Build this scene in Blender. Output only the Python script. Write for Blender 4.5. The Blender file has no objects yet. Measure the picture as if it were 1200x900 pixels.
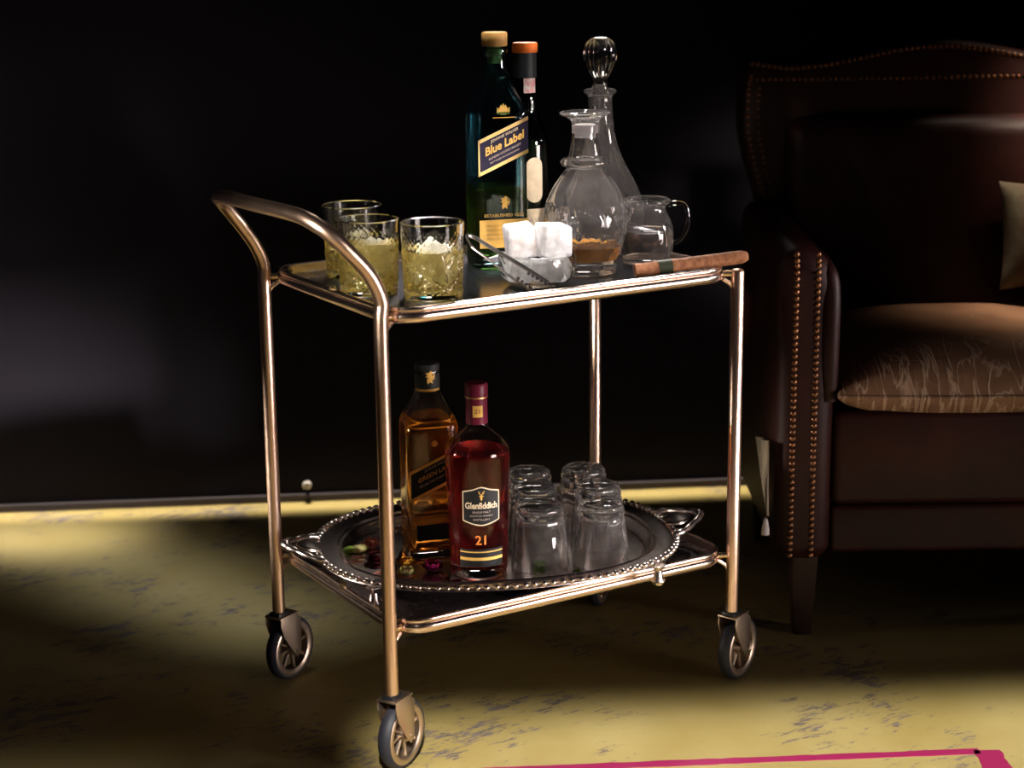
import bpy, bmesh, math, random
from mathutils import Vector, Matrix
from math import sin, cos, pi, radians, sqrt, atan2
random.seed(7)
S = bpy.context.scene
COL = S.collection

# ------------------------------------------------------------------ camera
cam = bpy.data.cameras.new('camera'); camo = bpy.data.objects.new('camera', cam); COL.objects.link(camo)
rt = Vector((0.85531552, -0.51797914, -0.01153118)); up = Vector((0.13338597, 0.19863899, 0.97095352)); fw = Vector((0.50064313, 0.83200971, -0.23899016))
m = Matrix.Identity(4)
for i in range(3):
    m[i][0] = rt[i]; m[i][1] = up[i]; m[i][2] = -fw[i]
m[0][3], m[1][3], m[2][3] = -0.95734, -1.88324, 1.01636
camo.matrix_world = m
cam.sensor_width = 36.0; cam.lens = 2156.255 / 1200 * 36
cam.clip_start = 0.05
cam.dof.use_dof = True; cam.dof.focus_distance = 2.42; cam.dof.aperture_fstop = 4.0
S.camera = camo

# ------------------------------------------------------------------ world, exposure
w = bpy.data.worlds.new('world'); S.world = w; w.use_nodes = True
w.node_tree.nodes['Background'].inputs[0].default_value = (1.0, 0.86, 1.0, 1); w.node_tree.nodes['Background'].inputs[1].default_value = 0.009
S.view_settings.view_transform = 'Standard'; S.view_settings.look = 'None'
S.view_settings.exposure = 0.0; S.view_settings.gamma = 1.0; S.view_settings.use_curve_mapping = False
S.cycles.use_denoising = True
S.cycles.max_bounces = 16; S.cycles.transmission_bounces = 16; S.cycles.transparent_max_bounces = 16; S.cycles.glossy_bounces = 8
S.cycles.sample_clamp_indirect = 6.0

# ------------------------------------------------------------------ lights
def area(name, loc, target, sx, sy, power, color, spread=180, roll=0.0):
    l = bpy.data.lights.new(name, 'AREA'); l.shape = 'RECTANGLE'; l.size = sx; l.size_y = sy
    l.energy = power; l.color = color; l.spread = radians(spread)
    o = bpy.data.objects.new(name, l); COL.objects.link(o); o.location = loc
    q = (Vector(target) - Vector(loc)).to_track_quat('-Z', 'Y') if (Vector(target) - Vector(loc)).xy.length > 1e-4 else Matrix.Identity(3).to_quaternion()
    o.rotation_mode = 'QUATERNION'; o.rotation_quaternion = q @ Matrix.Rotation(roll, 3, 'Z').to_quaternion()
    return o
WA = radians(-26.2); CH = radians(-31)
# low window-like light on the right, in front of the trolley
area('window_light', (1.25, -1.55, 0.38), (0.27, 0.10, 0.40), 0.9, 0.56, 1.5, (1.0, 0.86, 0.84), spread=26)
# added fills at shelf height for glasses and bottles, passing on to the black wall
area('upper_fill', (0.95, -1.45, 0.78), (0.28, 0.16, 0.655), 0.30, 0.16, 0.38, (1.0, 0.92, 0.87), spread=12)
area('left_fill', (-1.50, -0.55, 0.80), (0.10, 0.16, 0.63), 0.16, 0.10, 0.42, (1.0, 0.90, 0.76), spread=9)
area('lower_fill', (0.85, -1.50, 0.42), (0.32, 0.12, 0.275), 0.26, 0.12, 0.75, (1.0, 0.92, 0.88), spread=10)
area('side_fill', (-0.95, 0.75, 0.36), (0.30, 0.13, 0.26), 0.30, 0.14, 0.40, (1.0, 0.88, 0.74), spread=12)
# unseen fill added straight above the upper tray to brighten ice and glasses
area('tray_fill', (0.262, 0.165, 1.50), (0.262, 0.165, 0.58), 0.36, 0.20, 1.4, (1.0, 0.94, 0.88), spread=8)
area('rear_fill', (0.80, 0.80, 1.30), (0.33, 0.18, 0.62), 0.4, 0.25, 1.3, (1.0, 0.90, 0.82), spread=22)  # added rear light that gives the glass its bright edges
area('right_fill', (1.60, -0.75, 1.00), (0.42, 0.20, 0.70), 0.12, 0.60, 0.55, (1.0, 0.86, 0.80), spread=13)  # tall light added for highlights on decanters and bottles
# low slanted beam onto the floor in front of trolley and armchair, and an added fill on the unseen floor that the legs reflect
area('floor_beam', (-0.072, -1.717, 1.20), (0.598, -0.437, 0.0), 1.5, 0.34, 4.4, (1.0, 0.95, 0.86), spread=4)
area('front_floor_fill', (-0.05, -0.88, 2.40), (-0.05, -0.88, 0.0), 2.0, 1.1, 9.0, (1.0, 0.86, 0.86), spread=8, roll=CH)
# lamp over the armchair
area('chair_lamp', (1.24, 0.10, 1.9), (1.16, 0.07, 0.40), 0.22, 0.18, 0.42, (1.0, 0.80, 0.62), spread=13)
area('backrest_fill', (1.30, -0.50, 1.60), (1.31, 0.20, 0.71), 0.10, 0.10, 0.32, (1.0, 0.78, 0.60), spread=11)  # extra light added to brighten the upper backrest
# strip along the wall foot and patches at the back left
area('wall_foot_strip', (0.36, 1.075, 1.25), (0.36, 1.075, 0.0), 2.6, 0.04, 1.5, (1.0, 0.90, 0.72), spread=5, roll=WA)
area('rear_left_beam', (-0.20, 1.21, 1.9), (-0.20, 1.21, 0.0), 0.50, 0.14, 0.65, (1.0, 0.95, 0.9), spread=9, roll=WA)
area('corner_glow', (-0.42, 0.22, 2.1), (-0.42, 0.22, 0.0), 0.35, 0.10, 0.025, (1.0, 0.9, 0.85), spread=7, roll=CH)
area('rear_left_glow', (0.015, 0.80, 2.1), (0.015, 0.80, 0.0), 0.15, 0.66, 0.24, (0.84, 0.88, 1.0), spread=10, roll=radians(18))

# ------------------------------------------------------------------ materials
def mat(name, color=(0.8, 0.8, 0.8), rough=0.5, metal=0.0, trans=0.0, ior=1.45, bump=None, sub=0.0, **kw):
    mt = bpy.data.materials.new(name); mt.use_nodes = True
    nt = mt.node_tree; b = nt.nodes['Principled BSDF']
    b.inputs['Base Color'].default_value = (*color, 1); b.inputs['Roughness'].default_value = rough
    b.inputs['Metallic'].default_value = metal; b.inputs['Transmission Weight'].default_value = trans; b.inputs['IOR'].default_value = ior
    for k, v in kw.items(): b.inputs[k.replace('_', ' ')].default_value = v
    if bump:
        sc, st, dist = bump
        n = nt.nodes.new('ShaderNodeTexNoise'); n.inputs['Scale'].default_value = sc; n.inputs['Detail'].default_value = 6
        tc = nt.nodes.new('ShaderNodeTexCoord'); nt.links.new(tc.outputs['Object'], n.inputs['Vector'])
        bp = nt.nodes.new('ShaderNodeBump'); bp.inputs['Strength'].default_value = st; bp.inputs['Distance'].default_value = dist
        nt.links.new(n.outputs[0], bp.inputs['Height']); nt.links.new(bp.outputs[0], b.inputs['Normal'])
    return mt
def nodes(mt): return mt.node_tree, mt.node_tree.nodes, mt.node_tree.links, mt.node_tree.nodes['Principled BSDF']
def ramp(nt, src, stops):
    r = nt.nodes.new('ShaderNodeValToRGB'); e = r.color_ramp.elements
    while len(e) < len(stops): e.new(0.5)
    for i, (p, c) in enumerate(stops):
        e[i].position = p; e[i].color = (*c, 1) if len(c) == 3 else c
    nt.links.new(src, r.inputs[0]); return r
def noise(nt, scale, detail=6, vec=None, rough=0.55, dist=0.0):
    n = nt.nodes.new('ShaderNodeTexNoise'); n.inputs['Scale'].default_value = scale; n.inputs['Detail'].default_value = detail
    n.inputs['Roughness'].default_value = rough; n.inputs['Distortion'].default_value = dist
    if vec is not None: nt.links.new(vec, n.inputs['Vector'])
    return n
def mapping(nt, scale=(1, 1, 1), rot=(0, 0, 0)):
    tc = nt.nodes.new('ShaderNodeTexCoord'); mp = nt.nodes.new('ShaderNodeMapping')
    mp.inputs['Scale'].default_value = scale; mp.inputs['Rotation'].default_value = rot
    nt.links.new(tc.outputs['Object'], mp.inputs['Vector']); return mp.outputs[0]
def mathn(nt, op, a, b):
    n = nt.nodes.new('ShaderNodeMath'); n.operation = op; n.use_clamp = True
    for i, v in enumerate((a, b)):
        if isinstance(v, (int, float)): n.inputs[i].default_value = v
        else: nt.links.new(v, n.inputs[i])
    return n.outputs[0]
def mixc(nt, fac, a, b):
    n = nt.nodes.new('ShaderNodeMix'); n.data_type = 'RGBA'
    nt.links.new(fac, n.inputs[0])
    for i, v in ((6, a), (7, b)):
        if isinstance(v, tuple): n.inputs[i].default_value = (*v, 1)
        else: nt.links.new(v, n.inputs[i])
    return n.outputs[2]

M = {}
# worn yellow floor paint over grey-purple screed
M['floor'] = mat('worn_yellow_paint', rough=0.6)
nt, N, L, B = nodes(M['floor'])
v0 = mapping(nt); v1 = mapping(nt, (1.0, 3.2, 1), (0, 0, radians(38)))
n1 = noise(nt, 3.4, 9, v0, 0.68); n2 = noise(nt, 20, 9, v1, 0.75, 0.4); n3 = noise(nt, 75, 5, v1, 0.7)
a = mathn(nt, 'MULTIPLY', n1.outputs[0], 0.46); b_ = mathn(nt, 'MULTIPLY', n2.outputs[0], 0.36); c_ = mathn(nt, 'MULTIPLY', n3.outputs[0], 0.18)
s_ = mathn(nt, 'ADD', mathn(nt, 'ADD', a, b_), c_)
r = ramp(nt, s_, [(0.440, (1, 1, 1)), (0.465, (0, 0, 0))])
paint = ramp(nt, noise(nt, 5, 5, v0).outputs[0], [(0.3, (0.29, 0.215, 0.065)), (0.7, (0.38, 0.30, 0.12))])
under = ramp(nt, noise(nt, 25, 5, v0).outputs[0], [(0.3, (0.10, 0.075, 0.07)), (0.7, (0.19, 0.155, 0.14))])
L.new(mixc(nt, r.outputs[0], paint.outputs[0], under.outputs[0]), B.inputs['Base Color'])
bp = N.new('ShaderNodeBump'); bp.inputs['Strength'].default_value = 0.4; bp.inputs['Distance'].default_value = 0.002
inv = mathn(nt, 'SUBTRACT', 1.0, r.outputs[0]); L.new(inv, bp.inputs['Height']); L.new(bp.outputs[0], B.inputs['Normal'])
M['wall'] = mat('black_wall', (0.018, 0.016, 0.021), 0.95, bump=(30, 0.3, 0.003), Specular_IOR_Level=0.05)
M['base'] = mat('grey_baseboard', (0.05, 0.04, 0.05), 0.6, bump=(40, 0.2, 0.002))
M['pink'] = mat('pink_floor_paint', (0.27, 0.012, 0.075), 0.6, bump=(60, 0.5, 0.001))
def metal(name, c, rough, bs=0.03):
    mt = mat(name, c, rough, 1.0)
    nt, N, L, B = nodes(mt)
    n = noise(nt, 90, 4, mapping(nt)); r = ramp(nt, n.outputs[0], [(0.3, (rough * 0.93,) * 3), (0.7, (rough * 1.08,) * 3)])
    L.new(r.outputs[0], B.inputs['Roughness']); return mt
M['brass'] = metal('rose_brass', (0.84, 0.60, 0.47), 0.30)
M['brassrim'] = metal('pale_rose_brass', (0.86, 0.68, 0.60), 0.20)
M['mirror'] = metal('smoked_tray_panel', (0.20, 0.20, 0.24), 0.20)
M['steel'] = metal('brushed_steel_panel', (0.42, 0.40, 0.43), 0.28)
M['silver'] = metal('tarnished_silver', (0.78, 0.68, 0.64), 0.24)
M['tongs'] = metal('steel_tongs', (0.62, 0.56, 0.54), 0.25)
M['wheelrim'] = metal('aged_cream_metal', (0.62, 0.50, 0.40), 0.38)
M['tyre'] = mat('dark_rubber', (0.025, 0.025, 0.035), 0.55, bump=(80, 0.2, 0.001))
M['black'] = mat('black_plastic', (0.012, 0.012, 0.014), 0.4, bump=(80, 0.1, 0.001))
M['screw'] = metal('brass_screw', (0.85, 0.66, 0.40), 0.25)
def glass(name, c=(1, 1, 1), rough=0.0, ior=1.5, **kw): return mat(name, c, rough, 0, 1.0, ior, **kw)
M['glass'] = glass('clear_glass', (0.99, 0.985, 0.975))
M['crystal'] = glass('cut_crystal', (0.98, 0.985, 0.95), ior=1.52)
M['blueglass'] = glass('teal_blue_glass', (0.22, 0.50, 0.58))
M['greenglass'] = glass('dark_green_glass', (0.04, 0.09, 0.04))
def milky(name, c, fac, rough=0.05, ior=1.34, dc=None):
    mt = glass(name, c, rough, ior); nt, N, L, B = nodes(mt)
    d = N.new('ShaderNodeBsdfDiffuse'); d.inputs[0].default_value = (*(dc or c), 1)
    t = N.new('ShaderNodeBsdfTranslucent'); t.inputs[0].default_value = (*(dc or c), 1)
    a1 = N.new('ShaderNodeMixShader'); a1.inputs[0].default_value = 0.5; L.new(d.outputs[0], a1.inputs[1]); L.new(t.outputs[0], a1.inputs[2])
    a2 = N.new('ShaderNodeMixShader'); n = noise(nt, 70, 5, mapping(nt)); rr = ramp(nt, n.outputs[0], [(0.3, (fac * 0.6,) * 3), (0.7, (min(1, fac * 1.4),) * 3)])
    L.new(rr.outputs[0], a2.inputs[0]); L.new(B.outputs[0], a2.inputs[1]); L.new(a1.outputs[0], a2.inputs[2])
    L.new(a2.outputs[0], N['Material Output'].inputs['Surface']); return mt
M['drink'] = milky('pale_gold_drink', (1.0, 0.88, 0.38), 0.20, dc=(1.0, 0.76, 0.24))
M['whisky'] = milky('amber_whisky', (0.95, 0.45, 0.06), 0.07)
M['amber'] = milky('dark_amber_whisky', (0.80, 0.32, 0.04), 0.05)
M['redwhisky'] = milky('red_amber_whisky', (0.50, 0.035, 0.03), 0.16, dc=(0.42, 0.02, 0.03))
M['olive'] = milky('amber_whisky_behind_blue', (0.70, 0.42, 0.04), 0.08)
M['water'] = glass('water', (0.98, 0.96, 0.92), ior=1.33)
M['ice'] = milky('frosted_ice', (0.93, 0.92, 0.94), 0.62, rough=0.12, ior=1.31)
M['clearice'] = milky('clear_ice', (0.97, 0.96, 0.90), 0.45, rough=0.05, ior=1.31)
M['hazed'] = milky('clear_glass_brightened', (0.99, 0.985, 0.975), 0.018, rough=0.0, ior=1.5, dc=(0.9, 0.84, 0.84))  # faint diffuse haze mixed into clear glass to make it look brighter
M['frost'] = milky('frosted_glass_band', (0.85, 0.82, 0.84), 0.5, rough=0.3)
def paper(name, c, c2=None, rough=0.55, sc=60):
    mt = mat(name, c, rough, Specular_IOR_Level=0.2); nt, N, L, B = nodes(mt)
    c2 = c2 or tuple(x * 0.8 for x in c)
    r = ramp(nt, noise(nt, sc, 5, mapping(nt)).outputs[0], [(0.35, c2), (0.65, c)]); L.new(r.outputs[0], B.inputs['Base Color']); return mt
M['gold'] = metal('gold_foil', (0.78, 0.52, 0.20), 0.35)
M['goldpaper'] = paper('gold_paper', (0.72, 0.42, 0.10))
M['cork'] = paper('gold_cap', (0.30, 0.16, 0.045))
M['navy'] = paper('navy_label', (0.012, 0.008, 0.028))
M['blacklabel'] = paper('black_label', (0.012, 0.012, 0.012))
M['cream'] = paper('cream_label', (0.78, 0.62, 0.42))
M['creamline'] = paper('cream_print', (0.70, 0.55, 0.38))
M['orange'] = paper('orange_cap', (0.75, 0.16, 0.02))
M['capsule'] = paper('grey_capsule', (0.035, 0.04, 0.045), rough=0.4)
M['seal'] = paper('pink_seal', (0.75, 0.28, 0.28), (0.8, 0.7, 0.65), sc=200)
M['redprint'] = paper('red_print', (0.70, 0.25, 0.20))
M['orangeprint'] = paper('orange_print', (0.75, 0.22, 0.04))
M['greyprint'] = paper('grey_print', (0.42, 0.34, 0.28))
M['winefoil'] = paper('wine_foil', (0.13, 0.012, 0.03), rough=0.35)
M['cigar'] = paper('tobacco_leaf', (0.33, 0.145, 0.07), (0.17, 0.065, 0.03), 0.7, 120)
M['band'] = paper('dark_cigar_band', (0.03, 0.035, 0.02))
def leather(name, c1, c2, creases=0.0, rough=0.4):
    mt = mat(name, c1, rough, Specular_IOR_Level=0.22); nt, N, L, B = nodes(mt)
    v = mapping(nt); n = noise(nt, 9, 6, v); base = ramp(nt, n.outputs[0], [(0.3, c1), (0.72, c2)]).outputs[0]
    fine = noise(nt, 260, 3, v)
    bp = N.new('ShaderNodeBump'); bp.inputs['Strength'].default_value = 0.35; bp.inputs['Distance'].default_value = 0.001
    L.new(fine.outputs[0], bp.inputs['Height'])
    if creases:
        def ridge(scl, vec, lo, k):
            n_ = noise(nt, scl, 4, vec, 0.5, 0.6)
            return mathn(nt, 'MULTIPLY', ramp(nt, n_.outputs[0], [(0.5 - lo, (0, 0, 0)), (0.5, (1, 1, 1)), (0.5 + lo, (0, 0, 0))]).outputs[0], k)
        sx_ = N.new('ShaderNodeSeparateXYZ'); L.new(v, sx_.inputs[0])
        front = ramp(nt, sx_.outputs[1], [(0.0, (1, 1, 1)), (0.10, (0, 0, 0))])
        mp = N.new('ShaderNodeMapping'); mp.inputs['Scale'].default_value = (1.0, 0.22, 0.22); L.new(v, mp.inputs['Vector'])
        c1_ = mathn(nt, 'MULTIPLY', ridge(34, mp.outputs[0], 0.035, 1.0), front.outputs[0])
        msk = ramp(nt, noise(nt, 6, 3, v).outputs[0], [(0.42, (0, 0, 0)), (0.6, (1, 1, 1))])
        c2_ = mathn(nt, 'MULTIPLY', ridge(11, v, 0.008, 0.45), msk.outputs[0])
        cr_ = mathn(nt, 'MAXIMUM', c1_, c2_)
        f = mathn(nt, 'MULTIPLY', cr_, creases)
        base = mixc(nt, f, base, (0.50, 0.36, 0.25))
        b2 = N.new('ShaderNodeBump'); b2.inputs['Strength'].default_value = 0.5; b2.inputs['Distance'].default_value = 0.002
        L.new(cr_, b2.inputs['Height']); L.new(bp.outputs[0], b2.inputs['Normal']); bp = b2
    L.new(base, B.inputs['Base Color']); L.new(bp.outputs[0], B.inputs['Normal']); return mt
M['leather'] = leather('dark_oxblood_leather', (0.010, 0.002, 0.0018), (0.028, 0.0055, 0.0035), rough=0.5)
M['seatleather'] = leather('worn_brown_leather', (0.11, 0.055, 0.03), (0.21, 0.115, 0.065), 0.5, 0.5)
M['nail'] = metal('antique_brass_nails', (0.20, 0.095, 0.05), 0.4)
M['wood'] = paper('dark_wood', (0.03, 0.015, 0.01), rough=0.4)
M['pillow'] = paper('grey_olive_fabric', (0.13, 0.12, 0.08), (0.08, 0.05, 0.035), 0.9, 25)
M['cloth'] = paper('pale_cloth', (0.42, 0.35, 0.26), rough=0.9)
M['white'] = paper('off_white', (0.6, 0.56, 0.55), rough=0.5)
M['petal_pink'] = paper('pink_petal', (0.70, 0.30, 0.24)); M['petal_yellow'] = paper('yellow_petal', (0.80, 0.42, 0.05))
M['petal_magenta'] = paper('magenta_petal', (0.30, 0.01, 0.09)); M['petal_cream'] = paper('pale_green_petal', (0.60, 0.55, 0.22))
M['petal_dark'] = paper('dark_red_petal', (0.09, 0.01, 0.015)); M['leafgreen'] = paper('green_leaf', (0.25, 0.42, 0.06))

# ------------------------------------------------------------------ helpers
def obj(name, bm, mt, parent=None, loc=(0, 0, 0), rot=(0, 0, 0), smooth=True, label=None):
    if isinstance(bm, bpy.types.Mesh): me = bm
    else:
        bmesh.ops.recalc_face_normals(bm, faces=bm.faces)
        me = bpy.data.meshes.new(name); bm.to_mesh(me); bm.free()
        if smooth is True:
            me.polygons.foreach_set('use_smooth', [True] * len(me.polygons))
            me.set_sharp_from_angle(angle=radians(42))
        elif smooth == 'all': me.polygons.foreach_set('use_smooth', [True] * len(me.polygons))
    if mt is not None:
        me.materials.clear(); me.materials.append(M[mt] if isinstance(mt, str) else mt)
    o = bpy.data.objects.new(name, me); COL.objects.link(o); o.location = loc; o.rotation_euler = rot
    if parent is not None: o.parent = parent
    if label: o['label'] = label
    return o
def thing(name, label, cat, loc=(0, 0, 0), rz=0.0, group=None):
    o = bpy.data.objects.new(name, None); COL.objects.link(o); o.empty_display_size = 0.05
    o.location = loc; o.rotation_euler = (0, 0, rz); o['label'] = label; o['category'] = cat
    if group: o['group'] = group
    return o
def tag(o, label, cat, group=None):
    o['label'] = label; o['category'] = cat
    if group: o['group'] = group
    return o
def dup_tree(o, parent=None):
    c = o.copy(); COL.objects.link(c); c.parent = parent
    for ch in [x for x in S.objects if x.parent == o]:
        dup_tree(ch, c)
    return c
def loft(rings, closed=False, cap=True):
    """rings: lists of equally many points (or a single point = pole)"""
    bm = bmesh.new(); R = []
    for r_ in rings: R.append([bm.verts.new(p) for p in r_])
    n = max(len(r_) for r_ in R)
    pairs = list(zip(R[:-1], R[1:])) + ([(R[-1], R[0])] if closed else [])
    for a, b in pairs:
        for i in range(n):
            j = (i + 1) % n
            if len(a) == 1 and len(b) == 1: continue
            if len(a) == 1: bm.faces.new((a[0], b[i], b[j]))
            elif len(b) == 1: bm.faces.new((a[i], b[0], a[j]))
            else: bm.faces.new((a[i], b[i], b[j], a[j]))
    if cap and not closed:
        if len(R[0]) > 1: bm.faces.new(R[0])
        if len(R[-1]) > 1: bm.faces.new(R[-1][::-1])
    return bm
def sup(hx, hy, z, n=2.0, seg=48, disp=None):
    if hx <= 1e-6: return [(0, 0, z)]
    out = []
    for i in range(seg):
        t = 2 * pi * i / seg; c, s = cos(t), sin(t)
        k = (abs(c) ** n + abs(s) ** n) ** (-1.0 / n)
        d = 1.0 if disp is None else disp(t, z)
        out.append((hx * k * c * d, hy * k * s * d, z))
    return out
def lathe(prof, seg=48, disp=None, dmask=None):
    return loft([sup(r_, r_, z, 2.0, seg, disp if (disp and (dmask is None or dmask(i))) else None) for i, (r_, z) in enumerate(prof)])
def spline(pts, n=8):
    """Catmull-Rom through points of any dimension"""
    P = [tuple(p) for p in pts]; out = []
    for i in range(len(P) - 1):
        p0 = P[i - 1] if i > 0 else P[i]; p1 = P[i]; p2 = P[i + 1]; p3 = P[i + 2] if i + 2 < len(P) else P[i + 1]
        for k in range(n):
            t = k / n
            out.append(tuple(0.5 * ((2 * b) + (-a + c) * t + (2 * a - 5 * b + 4 * c - d) * t * t + (-a + 3 * b - 3 * c + d) * t ** 3) for a, b, c, d in zip(p0, p1, p2, p3)))
    out.append(P[-1]); return out
def shell(outer, th, zb, seg=64, disp=None, r_only=False):
    """closed glass vessel from an outer (r,z) profile starting at the base; th wall thickness, zb inside floor height"""
    prof = [(0, outer[0][1])] + outer
    rim_r, rim_z = outer[-1]
    prof.append((rim_r - th * 0.5, rim_z + th * 0.35))
    inner = [(max(r_ - th, 0.001), z) for r_, z in outer if z > zb + 0.001][::-1]
    inner[0] = (inner[0][0], inner[0][1])
    prof += inner
    ri = inner[-1][0]
    prof += [(ri * 0.96, zb + 0.0004), (ri * 0.6, zb), (0, zb)]
    no = len(outer) + 1
    return lathe(prof, seg, disp, (lambda i: 0 < i < no) if disp else None)
def fill(outer, th, zb, zt, seg=48, gap=-0.0003):
    """liquid body inside such a vessel"""
    pts = [(r_ - th - gap, z) for r_, z in outer if zb + 0.001 < z < zt]
    # radius at the surface
    rt_ = None
    for (r0, z0), (r1, z1) in zip(outer[:-1], outer[1:]):
        if z0 <= zt <= z1 and z1 > z0: rt_ = r0 + (r1 - r0) * (zt - z0) / (z1 - z0) - th - gap
    if rt_ is None: rt_ = pts[-1][0]
    r0 = pts[0][0] if pts else rt_
    prof = [(0, zb - gap), (r0 * 0.96, zb - gap)] + pts + [(rt_, zt), (rt_ * 0.97, zt - 0.0006), (0, zt - 0.0006)]
    return lathe(prof, seg)
def tube(path, r=0.01, seg=12, closed=False, rf=None, sx=1.0):
    P = [Vector(p) for p in path]; n = len(P); rings = []
    T = []
    for i in range(n):
        a = P[(i - 1) % n] if (closed or i > 0) else P[i]; b = P[(i + 1) % n] if (closed or i < n - 1) else P[i]
        T.append((b - a).normalized())
    ref = Vector((0, 0, 1)) if abs(T[0].z) < 0.9 else Vector((1, 0, 0))
    u = (ref - T[0] * ref.dot(T[0])).normalized()
    for i in range(n):
        u = (u - T[i] * u.dot(T[i])).normalized(); v = T[i].cross(u)
        rr = rf(i / (n - 1)) if rf else r
        rings.append([tuple(P[i] + u * (cos(2 * pi * k / seg) * rr * sx) + v * (sin(2 * pi * k / seg) * rr)) for k in range(seg)])
    return loft(rings, closed=closed)
def rbox(sx, sy, sz, bev=0.003, seg=3, c=(0, 0, 0), bm=None):
    own = bm is None
    b = bmesh.new(); bmesh.ops.create_cube(b, size=1)
    for v in b.verts: v.co = Vector((v.co.x * sx, v.co.y * sy, v.co.z * sz))
    if bev: bmesh.ops.bevel(b, geom=b.edges[:], offset=bev, segments=seg, profile=0.5, affect='EDGES')
    for v in b.verts: v.co += Vector(c)
    if own: return b
    me = bpy.data.meshes.new('tmp'); b.to_mesh(me); b.free(); bm.from_mesh(me); bpy.data.meshes.remove(me); return bm
def join(bm, other, mtx=None):
    if mtx is not None: bmesh.ops.transform(other, matrix=mtx, verts=other.verts)
    me = bpy.data.meshes.new('tmp'); other.to_mesh(me); other.free(); bm.from_mesh(me); bpy.data.meshes.remove(me); return bm
def plate(pts, th, bev=0.0, axis='y', seg=2):
    """flat outline (a,b) extruded by th; axis y: outline in xz, thickness in +y"""
    bm = bmesh.new()
    f = (lambda a, b, t: (a, t, b)) if axis == 'y' else (lambda a, b, t: (a, b, t))
    A = [bm.verts.new(f(a, b, 0)) for a, b in pts]; Bv = [bm.verts.new(f(a, b, th)) for a, b in pts]
    n = len(pts); f1 = bm.faces.new(A); f2 = bm.faces.new(Bv[::-1])
    for i in range(n): bm.faces.new((A[i], Bv[i], Bv[(i + 1) % n], A[(i + 1) % n]))
    if bev:
        bmesh.ops.recalc_face_normals(bm, faces=bm.faces)
        es = list(set(f1.edges) | set(f2.edges)); bmesh.ops.bevel(bm, geom=es, offset=bev, segments=seg, profile=0.5, affect='EDGES')
    return bm
def text_mesh(s, size, ext=0.0001, shear=0.0, bold=0.0, align='CENTER', width=None):
    c = bpy.data.curves.new('t', 'FONT'); c.body = s; c.size = size; c.extrude = ext; c.align_x = align; c.align_y = 'CENTER'; c.shear = shear
    c.resolution_u = 3; c.offset = bold
    o = bpy.data.objects.new('t', c); COL.objects.link(o)
    dg = bpy.context.evaluated_depsgraph_get(); dg.update()
    me = bpy.data.meshes.new_from_object(o.evaluated_get(dg)); bpy.data.objects.remove(o); bpy.data.curves.remove(c)
    bm = bmesh.new(); bm.from_mesh(me); bpy.data.meshes.remove(me)
    if width:
        xs = [v.co.x for v in bm.verts]; k = width / max(1e-6, max(xs) - min(xs))
        for v in bm.verts: v.co.x *= k
    # text lies in xy -> stand it up in xz facing -y
    for v in bm.verts: v.co = Vector((v.co.x, -v.co.z, v.co.y))
    return bm
def place(bm, u0, z0, off, slope=0.0, R=None):
    """put an upright flat mesh (xz, facing -y) on a face at y=-off, or bend it round radius R"""
    for v in bm.verts:
        x, y, z = v.co; x += u0; z += z0 + slope * (x)
        if R: rr = R - y; v.co = Vector((rr * sin(x / R), -rr * cos(x / R), z))
        else: v.co = Vector((x, -off + y, z))
    return bm
def grid_plate(u0, u1, zlo, zhi, th=0.0003, nu=12, nz=2):
    """label plate from functions zlo(u), zhi(u); flat in xz, thickness towards -y, subdivided so that it can bend"""
    fl = zlo if callable(zlo) else (lambda u: zlo); fh = zhi if callable(zhi) else (lambda u: zhi)
    bm = bmesh.new(); G = {}
    for s, y in ((0, 0.0), (1, -th)):
        for i in range(nu + 1):
            u = u0 + (u1 - u0) * i / nu
            for k in range(nz + 1):
                G[s, i, k] = bm.verts.new((u, y, fl(u) + (fh(u) - fl(u)) * k / nz))
    for s in (0, 1):
        for i in range(nu):
            for k in range(nz): bm.faces.new((G[s, i, k], G[s, i + 1, k], G[s, i + 1, k + 1], G[s, i, k + 1]))
    for i in range(nu):
        for k in (0, nz): bm.faces.new((G[0, i, k], G[0, i + 1, k], G[1, i + 1, k], G[1, i, k]))
    for k in range(nz):
        for i in (0, nu): bm.faces.new((G[0, i, k], G[0, i, k + 1], G[1, i, k + 1], G[1, i, k]))
    return bm

# ------------------------------------------------------------------ structure
def struct(name, bm, m_, parent=None, **k):
    o = obj(name, bm, m_, parent, **k)
    if parent is None: o['kind'] = 'structure'
    return o
floor = struct('floor', rbox(6.4, 6.4, 0.05, 0, c=(0, 0, -0.025)), 'floor', smooth=False)
WA = radians(-26.2)     # wall foot line runs through (0.506, 1.043)
W0 = Vector((0.506, 1.043, 0))
wall = struct('wall_back', rbox(7.0, 0.08, 3.0, 0, c=(0, 0.04, 1.5)), 'wall', loc=W0, rot=(0, 0, WA), smooth=False)
bb = struct('baseboard_back', rbox(3.3, 0.010, 0.014, 0.002, c=(0.6, -0.005, 0.007)), 'base', loc=W0, rot=(0, 0, WA), smooth=False)
# painted pink outline on the floor (part of the floor)
def stripe(a, b, wdt):
    a = Vector(a); b = Vector(b); d = (b - a).normalized(); n = Vector((-d.y, d.x)); P = []
    K = 40
    top = []; bot = []
    for i in range(K + 1):
        p = a + (b - a) * i / K; j = random.uniform(-1, 1) * wdt * 0.07
        top.append(p + n * (wdt / 2 + j)); bot.append(p - n * (wdt / 2 + j * 0.7))
    return plate([(p.x, p.y) for p in top + bot[::-1]], 0.0006, axis='z')
stA = (0.04, -0.022); stB = (0.655, -0.342)
obj('painted_stripe', stripe(stA, stB, 0.016), 'pink', floor, smooth=False)
obj('painted_stripe', stripe((0.665, -0.345), (0.50, -0.62), 0.034), 'pink', floor, smooth=False)

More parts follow.
